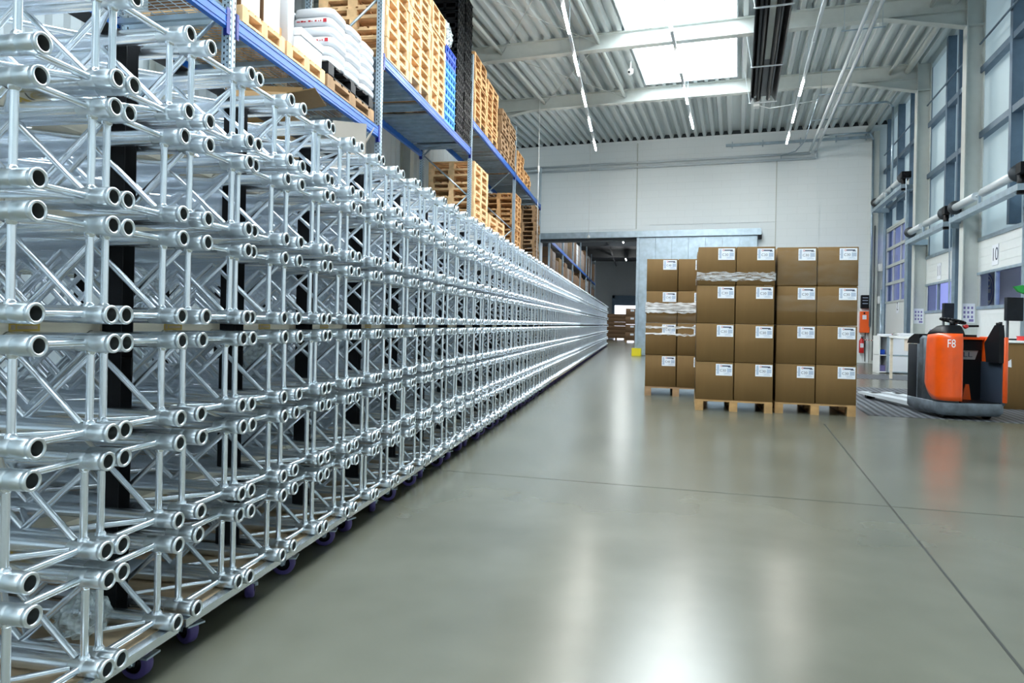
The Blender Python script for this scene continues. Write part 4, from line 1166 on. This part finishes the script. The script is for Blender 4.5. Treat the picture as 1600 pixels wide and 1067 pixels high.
m = MB(); m.lathe((.335, .16, 1.16), (.2, -1, .3), [(0, 0), (0, .026), (.035, .024), (.035, 0)], 12); m.obj('red_button', RED, tr)
m = MB(); m.tube((.33, .2, 1.17), (.50, .16, 1.175), .014, 8); m.obj('control_lever', BLACK, tr)
# battery compartment (dark, front left) and hood
m = MB(); m.bev(.015, W_-.02, .665, .92, .19, .92, .02, 0, None, 3, 2); m.obj('battery_panel', TDARK, tr)
m = MB(); m.prism([(.60, .93), (.93, .93), (.88, 1.0), (.74, 1.06), (.60, 1.06)], 0, .01, W_-.02); m.obj('battery_hood', BLACK, tr)
# inner bulkhead, operator compartment
m = MB(); m.box(.20, W_-.03, .44, .52, .19, 1.0); m.obj('bulkhead', BLACK, tr)
m = MB(); m.box(.195, .225, .03, .50, .2, 1.0); m.obj('inner_wall', BLACK, tr)
m = MB(); m.box(.22, W_-.02, .03, .44, .205, .22); m.obj('foot_mat', BLACK, tr)
m = MB(); m.box(.28, W_-.05, .38, .56, 1.0, 1.03); m.obj('bulkhead_cap', ORANGE, tr)
m = MB(); m.bev(.30, .69, .405, .44, .86, .99, .02, 0, None, 3, 1); m.obj('back_pad', BLACK, tr)
pl_ = MB(); pl_.prism([(.27, .74), (.62, .74), (.66, .86), (.27, .86)], 1, .430, .438); pn = pl_.obj('name_plate', mat('silver plate', (.30, .31, .32), .4, .2), tr)
me = text_mesh('STILL', .10); me.materials.append(PRINT); t = link('lettering', me, pn)
t.matrix_local = Matrix.Translation((.445, .4295, .80)) @ Matrix.Rotation(radians(90), 4, 'X') @ Matrix.Diagonal((1.25, .9, 1, 1))
m = MB(); m.box(.31, .70, .428, .438, .875, .895); m.obj('red_stripe', RED, tr)
# right side wall
m = MB(); m.box(W_-.055, W_-.012, .01, .50, .19, .72); m.obj('right_inner_wall', mat('navy grey truck lining', (.035, .05, .075), .4), tr)
m = MB(); m.bev(W_-.045, W_+.01, -.012, .52, .225, 1.04, .02, 0, None, 3, 2); m.obj('right_shell', ORANGE, tr)
m = MB(); m.prism([(.00, .72), (.26, .72), (.30, .96), (.10, 1.19), (.02, 1.19), (.00, 1.05)], 0, W_-.10, W_-.035); m.tube((W_-.06, .05, 1.17), (W_-.06, .05, 1.23), .02, 8); m.tube((W_-.05, .13, 1.17), (W_-.05, .13, 1.22), .015, 8)
m.obj('side_cushion', BLACK, tr)
m = MB(); m.prism([(.44, .2), (.56, .2), (.53, .42), (.49, .42)], 1, .39, .41); m.obj('orange_leg_guard', ORANGE, tr)
# lettering on the shell
me = text_mesh('F8', .135); me.materials.append(WHITEP)
def on_shell(sd):
    # sd: distance back from the free rear edge of the shell, measured along its outside
    R1 = .184; fl_ = .055
    if sd < fl_: return (.225-sd, -.0155, 0, -1)
    a_ = (sd-fl_)/R1; a_ = min(a_, pi/2)
    return (.17-(R1+.0015)*sin(a_), .17-(R1+.0015)*cos(a_), -sin(a_), -cos(a_))
for v in me.vertices:
    x, y, z = v.co; px_, py_, nx, ny = on_shell(.135-x*.72); o_ = z*.8
    v.co = (px_+nx*o_, py_+ny*o_, .945+y*1.08)
t = link('fleet_number', me, tr)
# wheels and forks
m = MB()
for x in (.12, W_-.12):
    m.tube((x-.03, .2, .065), (x+.03, .2, .065), .065, 16)
m.tube((W_/2-.06, .5, .1), (W_/2+.06, .5, .1), .1, 18); m.obj('wheel', BLACK, tr)
for x in (.10, W_-.10-.19):
    m = MB(); m.prism([(Ln, .055), (Ln+1.72, .06), (Ln+1.80, .075), (Ln+1.75, .095), (Ln, .115)], 0, x, x+.19)
    m.box(x, x+.19, Ln-.02, Ln+.1, .055, .35)
    fo = m.obj('fork', STEELW, tr)
    m = MB(); m.tube((x+.03, Ln+1.55, .042), (x+.16, Ln+1.55, .042), .041, 14); m.obj('fork_roller', BLACK, fo)
    m = MB(); m.box(x+.05, x+.14, Ln+1.35, Ln+1.5, .107, .111); m.obj('fork_slot', BLACK, fo)

# ------------------------------------------------------------------ dock area floor mats
for k, (q0, q1, D0, D1) in enumerate(((1.62, 4.5, 9.75, 14.4), (2.5, 4.5, 16.9, 18.6))):
    m = MB(); m.box(0, q1-q0, 0, D1-D0, 0, .004); o = m.obj('floor_mat', MATM); o.matrix_world = BM @ Matrix.Translation((q0, D0, .0)) 
    tag(o, ['large dark grooved floor plate under the pallet truck', 'dark grooved floor plate by the far dock doors'][k], 'mat')

# ------------------------------------------------------------------ dock wall furniture
# white cabinet
c_ = thing('storage_cabinet', 'white panelled cabinet with grey frame standing before the tall dock door', 'cabinet', (6.12, 18.72, 0), radians(-3))
m = MB(); m.box(0, .02, .02, .6, 0, .93); m.box(.0, .24, .02, .6, .02, .04); m.box(0, .24, .02, .6, .45, .47); m.box(0, .70, .02, .6, .93, .955); m.box(0, .7, .58, .6, 0, .93); m.box(.2, .7, .02, .58, 0.02, .93)
m.obj('carcass', WHITEP, c_)
m = MB()
for (x0, x1, z0, z1) in ((.17, .72, .0, .05), (.17, .72, .43, .48), (.17, .72, .88, .93), (.17, .22, 0, .93), (.66, .72, 0, .93)): m.box(x0, x1, 0, .02, z0+.02, z1)
m.obj('frame', ZINC, c_)
for z0, z1 in ((.05, .43), (.48, .88)): m = MB(); m.box(.22, .66, .004, .016, z0, z1); m.obj('panel', PAPER, c_)
rbox('folded_cloth', 6.14, 6.30, 18.84, 19.1, .472, .60, DBLUE, 'dark blue bundle on the middle shelf of the white cabinet', 'bundle', None, .03)
rbox('parts_box', 6.15, 6.30, 18.84, 19.1, .041, .20, PURPLE, 'small purple and white box on the lowest cabinet shelf', 'box')
rbox('paper_stack', 6.18, 6.45, 18.85, 19.1, .956, 1.0, PAPER, 'stack of paper on top of the white cabinet', 'paper')
# packing table
tb = thing('packing_table', 'white topped packing table behind the pallet truck', 'table', (0, 0, 0)); tb.matrix_world = BM @ Matrix.Translation((3.28, 15.05, 0))
m = MB(); m.box(0, .95, 0, 2.3, .93, .97); m.obj('table_top', WHITEP, tb)
for x in (.02, .88):
    for y in (.02, 2.23): m = MB(); m.box(x, x+.05, y, y+.05, 0, .93); m.obj('leg', BOARD, tb)
m = MB(); m.box(.02, .06, .5, .9, .68, .93); m.obj('side_tray', CARDW, tb)
o = rbox('lavender_case', 0, .42, 0, .28, 0, .16, PURPLE, 'lavender plastic case on the packing table', 'case'); o.matrix_world = BM @ Matrix.Translation((3.55, 14.8, .971))
o = rbox('white_roll_box', 0, .3, 0, .25, 0, .07, WBOX, 'flat white box on the near end of the packing table', 'box'); o.matrix_world = BM @ Matrix.Translation((3.32, 16.5, .971))
# large carton at right with things on it
bx = rbox('large_carton', 5.16, 5.95, 10.85, 11.5, .001, .95, CARD, 'large brown carton behind the right side of the pallet truck')
m = MB(); m.prism([(.02, .62), (.14, .60), (.135, .72)], 1, -.002, -.0005); m.obj('torn_label', PAPER, bx)
rbox('counter_board', 5.12, 5.98, 10.83, 11.53, .951, .985, WHITEP, 'pale counter board lying on the large brown carton', 'board')
o = rbox('red_case', 5.50, 5.80, 10.95, 11.15, .986, 1.04, RED, 'flat red case on the counter board', 'case', None, .015)
m = MB(); m.box(.0, .30, 0, .2, .054, .065); m.obj('lid', RED, o)
rbox('dark_tray', 5.45, 5.9, 11.22, 11.45, .986, 1.01, BLACK, 'flat black tray behind the red case', 'tray')
s_ = thing('spray_bottle', 'blue trigger spray bottle standing on the counter board left of the red case', 'bottle', (5.22, 11.1, .986))
m = MB(); m.lathe((0, 0, 0), (0, 0, 1), [(0, 0), (0, .03), (.08, .03), (.1, .012), (.12, .012), (.12, 0)], 12); m.obj('bottle_body', WBOX, s_)
m = MB(); m.box(-.05, .02, -.01, .01, .12, .15); m.box(-.035, -.025, -.006, .006, .08, .125); m.obj('trigger_head', DBLUE, s_)
# screens on posts
def screen(q, D, z, w_, h_, label, ang):
    t = thing('monitor', label, 'screen'); t.matrix_world = BM @ Matrix.Translation((q, D, z)) @ Matrix.Rotation(radians(ang), 4, 'Z')
    m = MB(); m.bev(-w_/2, w_/2, -.03, .03, -h_/2, h_/2, .012, 0, None, 3, 1); m.obj('screen_housing', TDARK, t)
    m = MB(); m.tube((0, .03, 0), (0, .14, 0), .025, 8); m.box(-.06, .06, .03, .05, -.06, .06); m.tube((0, .12, -z+.0), (0, .12, .05), .02, 8); m.box(-.12, .12, .02, .22, -z, -z+.02); m.obj('stand', MATT, t)
    return t
screen(3.72, 14.55, 1.46, .20, .33, 'dark screen at the left of dock door 10, above the truck', 22)
screen(4.02, 12.30, 1.46, .27, .36, 'dark screen near the right image edge before door 10', 22)
# notices taped to the columns
for k, D in enumerate((DR[1], DR[0])):
    m = MB(); m.box(4.24, 4.46, D-.0095, D-.0065, 1.28, 1.66)
    o = m.obj('notice_sheet', PAPER); o.matrix_world = BM
    tag(o, ['paper notice with blue pictures on the nearer column, right of the truck steering wheel', 'paper notice with blue pictures on the farther column, above the battery end of the truck'][k], 'notice', 'notices on the columns')
    m = MB()
    for i in range(3):
        for j in range(3): m.box(4.265+i*.065, 4.30+i*.065, D-.0105, D-.0095, 1.37+j*.09, 1.42+j*.09)
    m.box(4.36, 4.44, D-.0105, D-.0095, 1.30, 1.35); m.obj('printed_pictures', PURPLE, o)
# wall fittings on the back wall right of the cartons
o = MB(); o.bev(3.86, 4.10, DB-.16, DB-.001, 1.80, 2.24, .02, 0, None, 3, 1); o = o.obj('control_box', BLACK); o.matrix_world = BM; tag(o, 'black control box on the back wall above the orange cabinet', 'control box')
m = MB()
for z in (1.95, 2.05, 2.14): m.box(3.90, 4.06, DB-.165, DB-.16, z, z+.02)
m.obj('indicator_strip', GREYP, o)
o = MB(); o.bev(3.84, 4.11, DB-.2, DB-.001, 1.00, 1.70, .015, 0, None, 3, 1); o = o.obj('extinguisher_cabinet', mat('signal orange', (.9, .12, .01), .4)); o.matrix_world = BM; tag(o, 'bright orange wall cabinet beside the right carton stack', 'cabinet')
m = MB(); m.box(3.90, 4.02, DB-.205, DB-.2, 1.44, 1.58); m.obj('paper_label', PAPER, o); m = MB(); m.box(3.93, 3.98, DB-.205, DB-.2, 1.61, 1.67); m.obj('black_mark', BLACK, o)
e = thing('fire_extinguisher', 'red fire extinguisher hanging low on the back wall beside the cartons', 'fire extinguisher'); e.matrix_world = BM @ Matrix.Translation((3.90, DB-.12, .33))
m = MB(); m.lathe((0, 0, 0), (0, 0, 1), [(0, 0), (0, .07), (.01, .075), (.40, .075), (.46, .04), (.48, .02), (.5, .02), (.5, 0)], 16); m.obj('cylinder', RED, e)
m = MB(); m.box(-.02, .08, -.015, .015, .5, .53); m.box(-.02, .08, -.012, .012, .545, .56); m.path([(.0, -.02, .5), (.09, -.03, .45), (.095, -.03, .2)], .012, 6); m.obj('valve_and_hose', BLACK, e)
m = MB(); m.box(-.05, .05, -.077, -.074, .18, .32); m.obj('instruction_label', PAPER, e)
# vertical conduit and sagging barrier chain
m = MB(); m.tube((4.02, DB-.03, .05), (4.02, DB-.03, 1.0), .012, 6); m.tube((4.2, DB-.28, .1), (4.2, DB-.28, 4.5), .015, 6)
o = m.obj('thin_cable', MATT); o.matrix_world = BM; tag(o, 'thin dark cable running down the back wall corner', 'cable')
ch = MB(); P0 = Vector((3.95, DB-.2, .78)); P1 = Vector((4.25, 21.8, 1.02)); N = 22
for i in range(N):
    a = P0.lerp(P1, i/N); b = P0.lerp(P1, (i+1)/N); sag = lambda t: -.10*4*t*(1-t)
    a.z += sag(i/N); b.z += sag((i+1)/N); ch.tube(a, b, .014, 6, i % 2)
o = ch.obj('barrier_chain', [RED, WHITEP]); o.matrix_world = BM; tag(o, 'red and white barrier chain sagging from the extinguisher to the dock door', 'chain')
# door switch boxes
for k, (D, z) in enumerate(((24.66, 1.95), (24.66, 3.0))):
    m = MB(); m.bev(4.30, 4.46, D-.12, D, z, z+.24, .01, 0, None, 2, 1); o = m.obj('switch_box', WHITEP); o.matrix_world = BM
    tag(o, ['white switch box at the left of the tall dock door, lower one', 'white switch box at the left of the tall dock door, upper one'][k], 'switch')
# green and red soft things on top of the right screen
m = MB(); rr = random.Random(5)
m.prism([(-.16, .10), (-.05, .12), (.10, .02), (.12, -.05), (.0, -.02), (-.1, .02)], 1, -.05, .03)
o = m.obj('green_cloth', GREENC); o.matrix_world = BM @ Matrix.Translation((4.12, 12.16, 1.70)); tag(o, 'green cloth on top of the right dark screen', 'cloth')
m = MB(); m.lathe((0, 0, -.06), (0, 0, 1), [(.06-.06*cos(pi*i/10), .06*sin(pi*i/10)) for i in range(11)], 16); o = m.obj('red_ball', RED); o.matrix_world = BM @ Matrix.Translation((4.22, 12.1, 1.62)); tag(o, 'small red ball beside the green cloth at the image edge', 'ball')
# parked trailer rear outside door 10, seen through its panes
r = thing('parked_trailer', 'grey trailer end with a blue round emblem seen through the panes of door 10', 'trailer'); r.matrix_world = BM
m = MB(); m.box(4.98, 5.08, 14.3, 17.8, .2, 3.4); m.obj('trailer_wall', mat('grey trailer wall', (.40, .42, .52), .5), r)
m = MB(); m.box(4.965, 4.98, 17.25, 17.8, .2, 3.4); m.box(4.965, 4.98, 16.05, 16.12, .2, 3.4); m.obj('door_edge', BLACK, r)
def disc(m, q, D, z, r0, r1, mi, n=32, sx=1):
    vs = []
    for i in range(n):
        a = 2*pi*i/n; vs += [(q, D+sx*r0*cos(a), z+r0*sin(a)), (q, D+sx*r1*cos(a), z+r1*sin(a))]
    m.add(vs, [(2*i, 2*((i+1) % n), 2*((i+1) % n)+1, 2*i+1) for i in range(n)], mi)
m = MB(); D_ = 16.75; disc(m, 4.975, D_, 1.98, 0, .37, 0, sx=1.25); disc(m, 4.972, D_, 1.98, .30, .33, 1, sx=1.25)
m.box(4.968, 4.972, D_-.28, D_-.05, 1.92, 2.0, 1); m.box(4.968, 4.972, D_+.08, D_+.3, 1.80, 1.86, 1); m.box(4.968, 4.972, D_-.3, D_+.3, 1.72, 1.76, 1); disc(m, 4.971, D_-.17, 2.12, .05, .09, 1); disc(m, 4.971, D_+.17, 2.12, .05, .08, 1)
m.obj('round_emblem', [DBLUE, PAPER], r)
print('objects', len(bpy.data.objects))
